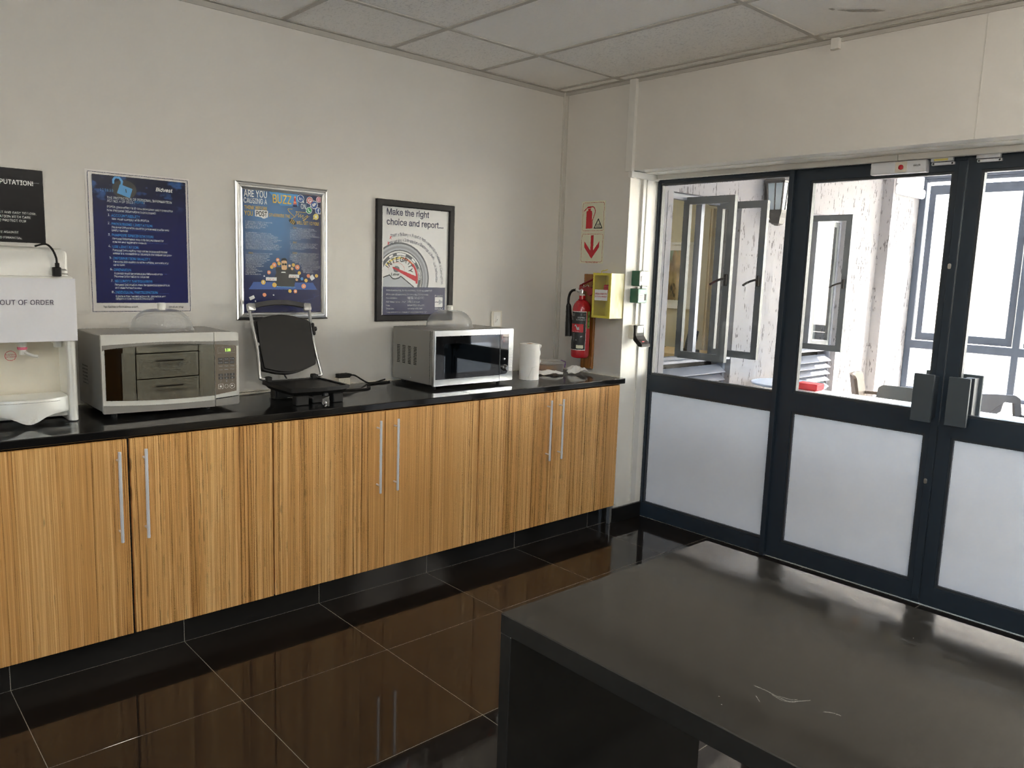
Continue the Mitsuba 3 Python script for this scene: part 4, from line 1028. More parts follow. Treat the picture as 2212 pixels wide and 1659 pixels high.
# white mains lead from the large microwave
one('white_power_cord', tube(smooth_path([(-2.30, -.06, WT + .006), (-2.24, -.085, WT + .006), (-2.16, -.095, WT + .006), (-2.05, -.08, WT + .006), (-1.95, -.05, WT + .006)]), 0.0048, 8), 'cream_plastic', 'white mains lead lying on the worktop between the large microwave and the sandwich press', 'cord', smooth=True)

# ------------------------------------------------------------------ sandwich press, open
t = thing('sandwich_press', 'black and silver sandwich press standing open on the worktop', 'sandwich press')
gx0, gx1, gyf, gyb = -2.098, -1.822, -.485, -.205
zp = 0.984


def gpoly(grow, zoff=0):
    return [(gx0 - grow, gyb + grow), (gx1 + grow, gyb + grow)] + [(gx1 + grow - (gx1 - gx0 + 2 * grow) * k / 12, gyf - grow - .018 * math.sin(math.pi * k / 12)) for k in range(13)]


P0 = Polygon(gpoly(0.0))
tray = ex(P0, .012); tray.apply_translation((0, 0, zp - .012))
rim = ex(P0.buffer(.006).difference(P0.buffer(-.006)), .016); rim.apply_translation((0, 0, zp - .010))
part(t, 'lower_plate', tray, 'nonstick', label='dark grey lower grill plate')
part(t, 'plate_rim', rim, 'black_plastic')
part(t, 'back_rim_trim', B(gx0 - .004, gx1 + .004, gyb + .003, gyb + .007, zp + .004, zp + .009, .001), 'steel')


def base_ring(z, g):
    return [(x, y, z) for x, y in list(P0.buffer(g, join_style=1, quad_segs=2).exterior.coords)[:-1]]


q0 = [(x, y) for x, y in list(Polygon(gpoly(-.004)).exterior.coords)[:-1]]
cxg, cyg = (gx0 + gx1) / 2, (gyf + gyb) / 2


def scaled(f, z):
    return [(cxg + (x - cxg) * f, cyg + (y - cyg) * f, z) for x, y in q0]


skirt = loft([scaled(.86, .952), scaled(.90, .956), scaled(.98, .968), scaled(1.0, .973)])
if skirt.volume < 0:
    skirt.invert()
legs = []
for (x, y, w, dpt) in ((gx0 + .05, gyf + .02, .06, .04), (gx1 - .05, gyf + .02, .05, .04), (gx0 + .05, gyb - .05, .06, .05), (gx1 - .05, gyb - .05, .06, .05), (cxg - .0, gyf + .055, .05, .05)):
    legs.append(B(x - w / 2, x + w / 2, y - dpt / 2, y + dpt / 2, WT + .0006, .956, .003))
legs += [B(gx0 + .03, gx1 - .03, gyb - .08, gyb - .02, WT + .006, .954, .004), rot(B(cxg - .10, cxg + .02, gyf + .03, gyf + .06, .926, .940, .003), 14, (0, 1, 0), (cxg, gyf, .93)), rot(B(cxg + .0, cxg + .10, gyf + .03, gyf + .06, .922, .936, .003), -16, (0, 1, 0), (cxg, gyf, .93))]
part(t, 'base', J(skirt, *legs), 'black_plastic')
part(t, 'latch', B(cxg + .01, cxg + .03, gyf - .014, gyf + .0, .948, .962, .002), 'key_dark')


def _lean(m):
    """From the upright lid's plane (x, 0, height over the hinge) to its leaning place."""
    m = m.copy(); v = m.vertices.copy()
    a = math.radians(18.5)
    y, z = v[:, 1].copy(), v[:, 2].copy()
    m.vertices = np.stack([v[:, 0], -.195 + y * math.cos(a) + z * math.sin(a), .995 + z * math.cos(a) - y * math.sin(a)], 1)
    return m


al = part(t, 'lid_arm', _lean(J(tube(smooth_path([(gx0 + .006, -.012, .0), (gx0 - .012, -.012, .002), (gx0 - .016, -.012, .02), (gx0 - .006, -.006, .15), (gx0 - .010, -.002, .26), (gx0 - .014, 0, .345)], 6), .0075, 10))), 'brushed', True)
ar = part(t, 'lid_arm', _lean(J(tube(smooth_path([(gx1 - .006, -.012, .0), (gx1 + .012, -.012, .002), (gx1 + .016, -.012, .02), (gx1 + .007, -.006, .15), (gx1 + .010, -.002, .26), (gx1 + .014, 0, .345)], 6), .0075, 10))), 'brushed', True)
hand = arc_pts(gx0 - .015, .345, gx1 + .015, .345, .022, 14)
grip = ex(Polygon([(x, z + .010) for x, z in hand] + [(x, z - .014 + .002) for x, z in hand[::-1]]), .018)
part(t, 'handle_bar', _lean(onY(grip, 0.009)), 'key_dark', label='curved dark grey handle bar')
for x0, x1 in ((gx0 - .022, gx0 + .016), (gx1 - .016, gx1 + .022)):
    part(t, 'handle_cap', _lean(RB(x0, x1, -.011, .011, .325, .362, .008, 'y', e=.003)), 'brushed', 40, label='silver handle cap')
lp = Polygon(arc_pts(gx0 + .008, .275, gx1 - .004, .268, .028) + [(gx1 + .002, .15)] + arc_pts(gx0 + .010, .050, gx1 - .004, .062, -.030)[::-1] + [(gx0 + .004, .16)]).buffer(-.012).buffer(.012)
part(t, 'lid_shell', _lean(onY(ex(lp.buffer(.006), .030), .026)), 'black_plastic')
part(t, 'upper_plate', _lean(onY(ex(lp.buffer(-.002), .010), -.004)), 'nonstick', label='dark grey upper grill plate')
for x, z in ((gx0 - .002, .165), (gx1 + .003, .175)):
    part(t, 'pivot', _lean(lathe([(0.0001, 0), (.008, 0), (.008, .012), (.0001, .012)], 14, (0, 0, 0), 'y').apply_translation((x, 0, z))), 'brushed', 40)
part(t, 'height_lever', _lean(J(B(gx1 + .006, gx1 + .020, -.016, .008, .20, .26, .003), B(gx1 + .018, gx1 + .034, -.012, .004, .222, .242, .004))), 'black_plastic')
for x0 in (gx0 + .012, gx1 - .036):
    part(t, 'hinge_block', B(x0, x0 + .024, -.218, -.19, .975, 1.008, .003), 'black_plastic')
part(t, 'lid_cord', tube(smooth_path([(cxg - .02, -.165, 1.035), (cxg - .022, -.172, 1.012), (cxg - .014, -.19, .985)]), .0036, 8), 'black_rubber', True)
part(t, 'front_stud', mv(lathe([(.006, 0), (.006, .006), (.0001, .007)], 12, (0, 0, 0), 'y'), cxg + .016, gyf - .008, .9185), 'steel', 40)

# plug adaptor at the wall behind the press
t = thing('plug_adaptor', 'white plug adaptor with a black plug at the wall beside the sandwich press', 'adaptor')
part(t, 'body', RB(-1.622, -1.556, -.052, -.0008, .914, .951, .004, 'y', e=.002), 'cream_plastic')
part(t, 'neon_mark', tube(smooth_path([(-1.60, -.0535, .924), (-1.592, -.0535, .932), (-1.588, -.0535, .945)]), .0012, 6), 'trim_paint')
part(t, 'plug', J(RB(-1.622, -1.553, -.05, -.014, .9515, .973, .004, 'x', e=.002), B(-1.555, -1.540, -.040, -.024, .956, .970, .002)), 'black_rubber')
one('black_power_cord', tube(smooth_path([(-1.542, -.032, .963), (-1.515, -.034, .957), (-1.475, -.038, .932), (-1.445, -.043, .9165), (-1.405, -.05, .9158), (-1.36, -.04, .922), (-1.33, -.03, .925)]), .0042, 8), 'black_rubber', 'black cord from the plug adaptor towards the small microwave', 'cord', smooth=True)
one('black_power_cord', tube(smooth_path([(-1.32, -.06, .9165), (-1.40, -.07, .9165), (-1.46, -.09, .9165), (-1.50, -.13, .9165), (-1.52, -.185, .9165), (-1.56, -.22, .9165), (-1.62, -.215, .9165), (-1.68, -.20, .9165), (-1.74, -.21, .9165), (-1.80, -.23, .918)]), .0042, 8), 'black_rubber', 'black cord looped on the worktop right of the sandwich press', 'cord', smooth=True)

# ------------------------------------------------------------------ small microwave
X0, X1, fy, by, z0, z1 = -1.283, -0.741, -0.405, -0.03, 0.930, 1.216
t = thing('microwave_oven', 'grey and steel microwave oven with a black door, beside the paper roll', 'microwave')
part(t, 'casing', RB(X0 + .002, X1 - .003, fy + .014, by, z0 + .002, z1 - .002, .006, 'y', e=.002), 'oven_silver')
part(t, 'seam', J(B(X0 + .0012, X1 - .002, fy + .012, fy + .0145, z0 + .002, z1 - .001), B(X0 + .0014, X0 + .003, fy + .036, fy + .038, z0 + .004, z1 - .004)), 'black_plastic')
parts(t, 'vent_slot', [B(X0 + .0012, X0 + .003, ya - .0, ya + .026, z, z + .0042) for ya in (-.098, -.148, -.2, -.252) for z in np.arange(1.024, 1.115, .0082)], 'black_plastic')
part(t, 'screw', mv(lathe([(.003, 0), (.003, .001), (.0001, .0015)], 10, (0, 0, 0), 'x'), X0 + .002, -.2, .953), 'steel')
for x in (X0 + .04, X1 - .06):
    for y in (fy + .05, by - .05):
        part(t, 'foot', lathe([(0.0001, WT + .0003), (.011, WT + .0003), (.013, z0 + .004)], 14, (x, y, 0)), 'black_rubber')
xd = -.8375
door = part(t, 'door', J(onY(ex(sbox(X0, z0, xd - .0012, .9635), .014), fy + .012), onY(ex(sbox(X0, 1.186, xd - .0012, z1), .014), fy + .012), onY(ex(sbox(X0, .9635, X0 + .012, 1.186), .013), fy + .012), onY(ex(sbox(X0, z0, xd - .0012, z1), .010), fy + .012)), 'brushed', label='steel framed door')
part(door, 'glass', B(X0 + .012, xd - .003, fy - .0022, fy + .003, .9635, 1.186, .001), 'black_glass')
part(door, 'window', onY(ex(rr(-1.218, -.902, .994, 1.146, .008), .0006), fy - .0022), 'smoke_glass')
part(door, 'edge_trim', J(B(X0, xd - .0012, fy - .0035, fy, z1 - .002, z1), B(X0, xd - .0012, fy - .0035, fy, z0, z0 + .002), B(X0, X0 + .002, fy - .0035, fy, z0, z1)), 'chrome')
pn = part(t, 'control_panel', onY(ex(rr(xd + .0012, X1, z0, z1, .006), .014), fy + .012), 'brushed')
part(pn, 'black_strip', onY(ex(Polygon([(xd + .003, 1.187), (-.776, 1.187), (-.778, .985), (-.785, .972), (-.80, .966), (xd + .003, .966)]), .0015), fy - .002), 'black_glass')
part(pn, 'panel_trim', onY(J(stroke([(xd + .003, 1.1885), (-.7745, 1.1885), (-.7765, .985), (-.784, .9705), (-.80, .9645), (xd + .003, .9645)], .0018, .0006)), fy - .002), 'chrome')
parts(pn, 'key', [onY(q, fy - .002) for q in [fl(rr(-.771, -.745, z, z + .0155, .001), .0008) for z in np.arange(.982, 1.105, .0187)]], 'print_white')
parts(pn, 'key_print', [onY(q, fy - .002) for q in [letters(w, -.766, z + .006, .015, .004, False, .001) for w, z in zip(('Start', 'Stop', 'Clock', 'Defrost', 'Grill', 'Power', 'Micro'), np.arange(.982, 1.105, .0187))]], 'print_grey')
parts(pn, 'indicator', [onY(q, fy - .002) for q in (fl(Point(-.827, 1.171).buffer(.0022), .0019), fl(Point(-.811, 1.149).buffer(.0022), .0019))], 'led_green', label='red indicator lamp', emitter={'type': 'area', 'radiance': {'type': 'rgb', 'value': [3.0, 0.5, 0.4]}})
part(pn, 'button', mv(lathe([(.0065, 0), (.0065, .004), (.005, .006), (.0001, .0065)], 18, (0, 0, 0), 'y'), -.8085, fy - .0035, 1.050), 'chrome', 40)
part(pn, 'knob', mv(lathe([(.0175, 0), (.0175, .006), (.0155, .008), (.0135, .020), (.012, .022), (.0001, .022)], 28, (0, 0, 0), 'y'), -.800, fy - .0035, 1.001), 'chrome', 40)
food_cover('food_cover', 'smaller clear plastic food cover on top of the small microwave', -1.056, -.235, 1.2148, .128, .094)

# ------------------------------------------------------------------ paper roll, food tub, tissue
t = thing('paper_towel_roll', 'white paper towel roll standing beside the small microwave', 'paper roll')
px, py, pr_ = -.546, -.335, .058
V, F = [], []
n, nz = 64, 22
for j in range(nz + 1):
    z = WT + .0006 + .205 * j / nz
    for k in range(n):
        a = 2 * math.pi * k / n
        r = pr_ + .0009 * (meshkit.noise(np.array([math.cos(a) * 3, math.sin(a) * 3, z * 30])) - .5)
        V.append((px + r * math.cos(a), py + r * math.sin(a), z))
for j in range(nz):
    for k in range(n):
        q = (j * n + k, j * n + (k + 1) % n, (j + 1) * n + (k + 1) % n, (j + 1) * n + k)
        F += [(q[0], q[1], q[2]), (q[0], q[2], q[3])]
cyl = trimesh.Trimesh(np.array(V), np.array(F), process=False)
top = lathe([(pr_ - .0002, .2055), (pr_ - .003, .2065), (.021, .2065), (.021, .19)], 48, (px, py, WT))
part(t, 'paper', J(cyl, top), 'tissue', 50)
part(t, 'core', lathe([(.0215, .02), (.0215, .2062), (.0195, .2062), (.0195, .02), (.0001, .02)], 32, (px, py, WT)), 'cardboard', 40)
V, F = [], []
ns, nz = 10, 26
d = np.array([.68, -.73])
tang = np.array([.80, .60])
for j in range(nz + 1):
    z = WT + .204 - .204 * j / nz * 0.62
    w = .022 + .018 * meshkit.noise(np.array([1.0, 2.0, j * .55])) - .022 * (0.35 < j / nz < 0.7)
    for i in range(ns + 1):
        u = i / ns
        a0 = np.array([px, py]) + d * (pr_ + .0006) * 0 + np.array([math.cos(-.80), math.sin(-.80)]) * (pr_ + .0008)
        q = a0 + tang * w * u + np.array([.3, -.3]) * .012 * u * u * math.sin(j * .7)
        V.append((q[0], q[1], z))
for j in range(nz):
    for i in range(ns):
        q = (j * (ns + 1) + i, j * (ns + 1) + i + 1, (j + 1) * (ns + 1) + i + 1, (j + 1) * (ns + 1) + i)
        F += [(q[0], q[1], q[2]), (q[0], q[2], q[3])]
part(t, 'torn_edge', trimesh.Trimesh(np.array(V), np.array(F), process=False), 'tissue', True, label='torn end of the last sheet')
part(t, 'perforation', J(tube([(px + (pr_ + .0009) * math.cos(a), py + (pr_ + .0009) * math.sin(a), WT + .075 + .008 * math.sin((a + 2) * 1.2)) for a in np.linspace(-2.0, -1.0, 12)], .0006, 5), tube([(px + (pr_ + .0009) * math.cos(a), py + (pr_ + .0009) * math.sin(a), WT + .074 - .062 * (-2.0 - a) / .42 + .002 * math.sin(a * 40)) for a in np.linspace(-2.0, -2.42, 10)], .0007, 5)), 'trim_paint')

t = thing('food_tub', 'clear plastic food tub with a purple clip behind the paper roll', 'food container')
tx, ty, ta = -.215, -.13, -24
R_ = lambda m: rot(m, ta, (0, 0, 1), (tx, ty, 0))
tub = RB(tx - .105, tx + .105, ty - .07, ty + .07, WT + .0016, WT + .056, .02, 'z', e=.004)
part(t, 'box', R_(tub), 'tub_plastic')
part(t, 'lid', R_(J(RB(tx - .112, tx + .112, ty - .077, ty + .077, WT + .0565, WT + .068, .022, 'z', e=.002), RB(tx - .095, tx + .095, ty - .06, ty + .06, WT + .068, WT + .074, .02, 'z', e=.002))), 'tub_plastic')
part(t, 'clip', R_(tube(smooth_path([(tx + .112, ty - .074 + .02, WT + .030), (tx + .117, ty - .05, WT + .064), (tx + .1165, ty - .02, WT + .068), (tx + .1165, ty + .01, WT + .068), (tx + .117, ty + .03, WT + .064), (tx + .112, ty + .032, WT + .030)], 6), .0034, 8)), 'purple_plastic', True, label='purple clip')
part(t, 'far_clip', R_(B(tx - .118, tx - .112, ty - .03, ty + .03, WT + .055, WT + .07, .002)), 'purple_plastic', label='purple clip')
fm = trimesh.creation.icosphere(subdivisions=4, radius=1.0)
v = fm.vertices * np.array([.092, .058, .018]); v[:, 2] *= 1 + .5 * (meshkit.fbm(fm.vertices * 3.0, 3) - .5); v[:, :2] *= .96
fm.vertices = v + np.array([tx, ty, WT + .024])
part(t, 'contents', R_(fm), 'food', 50)


def crumple(cx, cy, w, l, h, ang, seed, z=WT):
    n = 26
    V, F = [], []
    for i in range(n + 1):
        for j in range(n + 1):
            u, w_ = i / n - .5, j / n - .5
            P = np.array([u * 4 + seed, w_ * 4 + seed * 2, seed * 1.0])
            ridge = abs(meshkit.noise(P * 1.3) - .5) * 2
            e = max(abs(u), abs(w_)) * 2
            zz = h * (0.15 + .85 * (1 - ridge)) * (1 - .55 * e ** 2) * (0.5 + meshkit.noise(P * .7 + 5))
            rx = u * w * (1 + .35 * (meshkit.noise(P * .9 + 9) - .5)); ry = w_ * l * (1 + .5 * (meshkit.noise(P * .9 + 3) - .5))
            V.append((rx, ry, max(zz, .0006)))
    for i in range(n):
        for j in range(n):
            q = (i * (n + 1) + j, (i + 1) * (n + 1) + j, (i + 1) * (n + 1) + j + 1, i * (n + 1) + j + 1)
            F += [(q[0], q[1], q[2]), (q[0], q[2], q[3])]
    m = trimesh.Trimesh(np.array(V), np.array(F), process=False)
    return mv(rot(m, ang, (0, 0, 1)), cx, cy, z + .0004)


one('crumpled_tissue', crumple(-.115, -.315, .12, .075, .062, -35, 3.1), 'tissue', 'crumpled white tissue on the worktop in front of the food tub', 'tissue')
one('crumpled_tissue', crumple(-.315, -.255, .18, .06, .034, -30, 8.4), 'tissue', 'flat piece of crumpled tissue between the paper roll and the food tub', 'tissue')

# ------------------------------------------------------------------ posters
def lines(group, bold=False, d=0.0006, slant=0.0, y=0.0):
    return [onY(letters(a[0], a[1], a[2], a[3], a[4], bold, d, slant), y) for a in PT[group]]


def rows(group, bold=False, d=0.0006, slant=0.0):
    return J(*[letters(a[0], a[1], a[2], a[3], a[4], bold, d, slant) for a in PT[group]])


t = thing('black_poster', 'black laminated poster at the left edge, above the water dispenser', 'poster')
part(t, 'sheet', B(-3.33, -2.907, -.004, -.0008, 1.572, 1.853, .0005), 'poster_black')
parts(t, 'text_line', lines('p0_bold', True, y=-.004) + lines('p0', y=-.004), 'print_white')
part(t, 'rule', onY(J(fl(sbox(-3.3, 1.803, -2.921, 1.8043), .0004)), -.004), 'print_grey')
part(t, 'tape', B(-2.925, -2.909, -.0046, -.0008, 1.853, 1.860, .0002), 'trim_paint')

t = thing('navy_poster', 'navy laminated privacy poster with a white border, above the large microwave', 'poster')
x0, x1, z0, z1 = -2.756, -2.340, 1.293, 1.880
V, F = [], []
nx, nz = 20, 24
for i in range(nx + 1):
    for j in range(nz + 1):
        u, w = i / nx, j / nz
        V.append((x0 + (x1 - x0) * u, -.0012 - .0008 * math.sin(math.pi * w) * (2 * u - 1) ** 2 - .0 * u, z0 + (z1 - z0) * w))
for i in range(nx):
    for j in range(nz):
        q = (i * (nz + 1) + j, (i + 1) * (nz + 1) + j, (i + 1) * (nz + 1) + j + 1, i * (nz + 1) + j + 1)
        F += [(q[0], q[1], q[2]), (q[0], q[2], q[3])]
m = trimesh.Trimesh(np.array(V), np.array(F), process=False)
mb = m.copy(); mb.invert(); mb.apply_translation((0, .0006, 0))
part(t, 'laminate', J(m, mb), 'laminate_white', True)
part(t, 'border_line', onY(fl(sbox(-2.748, 1.300, -2.347, 1.872).difference(sbox(-2.7462, 1.3018, -2.3488, 1.8702)), .0008), -.0036), 'print_navy')
part(t, 'print', onY(fl(sbox(-2.731, 1.337, -2.357, 1.862), .0004), -.0036), 'poster_navy')
parts(t, 'text_line', lines('p1_white', y=-.004) + lines('p1_bold', True, slant=.22, y=-.004), 'print_white')
parts(t, 'heading', lines('p1_blue', y=-.004), 'print_blue')
parts(t, 'foot_line', lines('p1_black', y=-.0038), 'print_black')
part(t, 'pale_digits', onY(rows('p1_pale'), -.004), 'print_sky')
lx_, lz_ = -2.603, 1.815
body = affinity.rotate(rr(lx_ - .026, lx_ + .026, lz_ - .032, lz_ + .008, .003), -18, origin=(lx_, lz_))
shk = affinity.rotate(LineString([(lx_ - .018, lz_ + .008), (lx_ - .018, lz_ + .024), (lx_ - .030, lz_ + .036), (lx_ - .046, lz_ + .034), (lx_ - .052, lz_ + .022), (lx_ - .05, lz_ + .010)]).buffer(.0042), -10, origin=(lx_, lz_))
glow = affinity.scale(Point(lx_ - .005, lz_ - .005).buffer(.048), 1.0, .8)
part(t, 'padlock_glow', onY(fl(glow.difference(body).difference(shk), .0005), -.0038), 'print_charcoal')
part(t, 'padlock_print', onY(J(fl(body, .0007), fl(shk, .0007)), -.0038), 'print_sky')
part(t, 'keyhole_print', onY(stroke([(lx_ + .002, lz_ - .016), (lx_, lz_ - .004)], .003, .0009), -.0038), 'print_charcoal')
parts(t, 'divider', [onY(q, -.0038) for q in [fl(sbox(-2.66, z, -2.44, z + .0008), .0006) for z in (1.643, 1.593, 1.547, 1.502, 1.461, 1.418, 1.376)]], 'print_mid_blue')

t = thing('silver_framed_poster', 'blue social media poster in a silver snap frame, behind the sandwich press', 'poster')
x0, x1, z0, z1 = -2.136, -1.664, 1.257, 1.896
w = .036
prof = [(0, 0), (0, .010), (.006, .014), (.014, .015), (.017, .011), (.021, .011), (.025, .014), (w - .004, .012), (w, .006), (w, 0)]


def frame_loop(x0, x1, z0, z1, prof):
    """A moulding mitred round a rectangle; prof: (inward, outward from the wall)."""
    V, F = [], []
    n = len(prof)
    for cx, cz, sx, sz in ((x0, z0, 1, 1), (x1, z0, -1, 1), (x1, z1, -1, -1), (x0, z1, 1, -1)):
        for a, d in prof:
            V.append((cx + sx * a, -d - .0006, cz + sz * a))
    for c in range(4):
        for k in range(n):
            q = (c * n + k, c * n + (k + 1) % n, ((c + 1) % 4) * n + (k + 1) % n, ((c + 1) % 4) * n + k)
            F += [(q[0], q[2], q[1]), (q[0], q[3], q[2])]
    m = trimesh.Trimesh(np.array(V), np.array(F), process=False)
    if m.volume < 0:
        m.invert()
    return m


part(t, 'frame', frame_loop(x0, x1, z0, z1, prof), 'brushed', label='silver snap frame')
part(t, 'print', B(x0 + .03, x1 - .03, -.0040, -.0008, z0 + .03, z1 - .03), 'poster_buzz')
yo = -.0040
pp = PP
part(t, 'blue_bubble', onY(J(fl(Polygon(pp['bubble_blue']).buffer(-.004).buffer(.004), .0004)), yo), 'print_sky')
part(t, 'white_bubble', onY(fl(Polygon([pp['bubble_post'][k] for k in (0, 1, 2, 5, 4, 3)]).buffer(-.002).buffer(.002), .0004), yo), 'print_white')
parts(t, 'heading', lines('p2_white', True, .001, y=yo), 'print_white')
parts(t, 'text_line', lines('p2_text', y=yo), 'print_white')
parts(t, 'gold_heading', lines('p2_gold', True, .001, y=yo), 'print_gold')
parts(t, 'gold_script_word', lines('p2_bee', False, .001, .25, y=yo), 'print_gold')
part(t, 'gold_word', onY(rows('p2_buzz', True, .0012), yo), 'print_gold')
part(t, 'dark_word', onY(rows('p2_dark', True, .0012), yo), 'print_black')
part(t, 'gold_script', onY(J(stroke(smooth_path([(a, b, 0) for a, b in pp['sting']], 6)[:, :2].tolist(), .0028, .001), stroke(pp['sting_t'], .0024, .001), stroke(smooth_path([(a, b, 0) for a, b in pp['ing']], 6)[:, :2].tolist(), .0022, .001)), yo), 'print_gold')
ic = pp['icons']
cols = ['print_mid_blue', 'print_red', 'print_magenta', 'print_mid_blue', 'print_green', 'print_mid_blue', 'print_yellow']
rad = [.0185, .0180, .0150, .0200, .0165, .0165, .0150]
tails = [(.016, -.017), (-.017, -.012), None, (-.019, -.010), (-.016, -.008), (.015, -.016), (-.014, -.012)]
for k, ((a, b), c, r, tl) in enumerate(zip(ic, cols, rad, tails)):
    o = Point(a, b).buffer(r)
    if tl:
        o = o.union(Polygon([(a + tl[0] * 1.2, b + tl[1] * 1.2), (a + tl[0] * .3 - tl[1] * .5, b + tl[1] * .3 + tl[0] * .5), (a + tl[0] * .3 + tl[1] * .5, b + tl[1] * .3 - tl[0] * .5)]))
    kk = part(t, 'icon_bubble', onY(fl(o, .0006 + .0002 * (k == 3)), yo), 'print_white' if k != 6 else 'print_yellow')
    part(kk, 'disc', onY(fl(Point(a, b).buffer(r - .003), .0010 + .0002 * (k == 3)), yo), c)
    sh = []
    if k == 0:
        sh = [letters('in', a - .009, b - .007, .018, .0135, True, .0016)]
    elif k == 1:
        sh = [fl(Point(a, b).buffer(.011), .0014), ]
    elif k == 2:
        q = rr(a - .008, a + .008, b - .008, b + .008, .003)
        sh = [fl(q.difference(q.buffer(-.0018)).union(Point(a, b).buffer(.0045).difference(Point(a, b).buffer(.0028))), .0014)]
    elif k == 3:
        sh = [fl(affinity.rotate(Polygon([(-.011, .005), (-.004, .001), (-.003, .007), (.004, .009), (.010, .007), (.008, .001), (.002, -.007), (-.006, -.008), (-.011, -.006), (-.005, -.004), (-.010, -.001)]), 0).buffer(.0006), .0016).apply_translation((a, b, 0))]
    elif k == 4:
        sh = [stroke(smooth_path([(a - .006, b + .006, 0), (a - .004, b - .002, 0), (a + .005, b - .007, 0)], 5)[:, :2].tolist(), .0045, .0014)]
    elif k == 5:
        sh = [char('f', a + .001, b - .002, .022, 0, True, .0014)]
    else:
        sh = [fl(affinity.scale(Point(a, b).buffer(.007), .7, 1.0), .0014)]
    part(kk, 'sign', onY(J(*sh), yo), 'print_white')
    if k == 1:
        part(kk, 'letter', onY(char('P', a, b, .014, 0, True, .0018), yo), 'print_red')
a, b = pp['bottle'][0]; a2, b2 = pp['bottle'][1]
part(t, 'bottle_print', onY(J(fl(Polygon([(a - .004, b), (a + .004, b), (a + .004, b - .022), (a + .011, b - .034), (a + .011, b2 + .012), (a - .011, b2 + .012), (a - .011, b - .034), (a - .004, b - .022)]), .0012)), yo), 'print_red')
part(t, 'bottle_label', onY(J(fl(sbox(a - .0075, b2 + .016, a + .0075, b2 + .026), .0014), fl(Point(a, b + .002).buffer(.005), .0014)), yo), 'print_peach')
part(t, 'bottle_base', onY(J(fl(sbox(a - .011, b2, a + .011, b2 + .010), .0013)), yo), 'print_navy')
a, b = pp['bee'][0]
bee = affinity.rotate(affinity.scale(Point(a, b).buffer(.020), 1.0, .55), -28)
part(t, 'bee_body', onY(fl(bee, .0012), yo), 'print_charcoal')
parts(t, 'bee_stripe', [onY(q, yo) for q in [fl(affinity.rotate(sbox(a + o - .0015, b - .012, a + o + .0015, b + .012), -28, origin=(a, b)).intersection(bee), .0014) for o in (-.008, .0, .008)]], 'print_gold')
# the figure at the desk with its paper icons
mn = pp['man']
hx = (mn[0][0] + mn[1][0]) / 2
z_top, z_chin = mn[0][1], mn[1][1]
part(t, 'rug_print', onY(fl(Polygon(pp['rug']), .0005), yo), 'print_rug')
body = Polygon([(mn[4][0], mn[4][1]), (mn[4][0] + .01, mn[2][1]), (hx - .045, z_chin + .012), (hx + .045, z_chin + .012), (mn[6][0] + .012, mn[3][1]), (mn[6][0], mn[6][1]), (mn[5][0], mn[5][1])]).buffer(-.006).buffer(.006)
part(t, 'figure_body', onY(fl(body, .0008), yo), 'print_charcoal')
head = rr(hx - .0145, hx + .0145, z_chin, z_top + .004, .009)
part(t, 'figure_head', onY(J(fl(head, .0010)), yo), 'print_skin')
part(t, 'figure_hair', onY(J(fl(Polygon([(hx - .015, z_top - .004), (hx - .013, z_top + .010), (hx + .004, z_top + .014), (hx + .015, z_top + .006), (hx + .015, z_top - .004), (hx + .008, z_top + .001), (hx - .008, z_top + .001)]), .0012), fl(Point(hx - .006, z_top - .017).buffer(.0055), .0013), fl(Point(hx + .007, z_top - .017).buffer(.0055), .0013)), yo), 'print_black')
cd = pp['cards']
parts(t, 'paper_icon', [onY(q, yo) for q in (fl(Polygon(cd[:4]).buffer(.001), .0014), fl(Polygon(cd[4:]).buffer(.001), .0014), *[fl(Point(q).buffer(.0038), .0012) for q in pp['misc_white'][:3]], fl(affinity.rotate(sbox(pp['misc_white'][3][0] - .013, pp['misc_white'][3][1] - .008, pp['misc_white'][3][0] + .013, pp['misc_white'][3][1] + .008), 25), .0012), fl(sbox(pp['misc_white'][4][0] - .010, pp['misc_white'][4][1] - .0025, pp['misc_white'][4][0] + .010, pp['misc_white'][4][1] + .0025), .0012), fl(affinity.rotate(sbox(pp['misc_white'][5][0] - .011, pp['misc_white'][5][1] - .012, pp['misc_white'][5][0] + .011, pp['misc_white'][5][1] + .012), 35), .0012), fl(sbox(pp['misc_white'][7][0] - .011, pp['misc_white'][7][1] - .003, pp['misc_white'][7][0] + .011, pp['misc_white'][7][1] + .002), .0012))], 'print_white')
parts(t, 'card_line', [onY(q, yo) for q in [fl(sbox(q[0] + .014 * i + .004, q[1] - .012, q[0] + .014 * i + .011, q[1] - .009), .0016) for q in (cd[0], cd[4]) for i in range(3)]], 'print_peach')
dt = pp['dots']
for grp, m_, idx, r in (('peach_dot', 'print_peach', (0, 1, 4, 6, 10, 13, 14, 16), .0105), ('gold_dot', 'print_gold', (2, 3, 5, 8, 11, 12, 15, 17, 19), .0098), ('pale_dot', 'print_skin', (7, 9, 20), .0078), ('teal_dot', 'print_sky', (18,), .0085)):
    parts(t, grp, [onY(q, yo) for q in [fl(Point(dt[i]).buffer(r * (1.15 if i in (1, 10, 5, 19, 14) else .9)), .0013 + .0001 * (i % 3)) for i in idx]], m_)
parts(t, 'dot_heart', [onY(q, yo) for q in [fl(Polygon([(dt[i][0], dt[i][1] - .005), (dt[i][0] - .005, dt[i][1] + .001), (dt[i][0] - .0025, dt[i][1] + .004), (dt[i][0], dt[i][1] + .002), (dt[i][0] + .0025, dt[i][1] + .004), (dt[i][0] + .005, dt[i][1] + .001)]), .0019) for i in (0, 1, 4, 7, 10, 13, 14)] + [char('f', dt[5][0], dt[5][1], .013, 0, True, .0019)]], 'print_white')
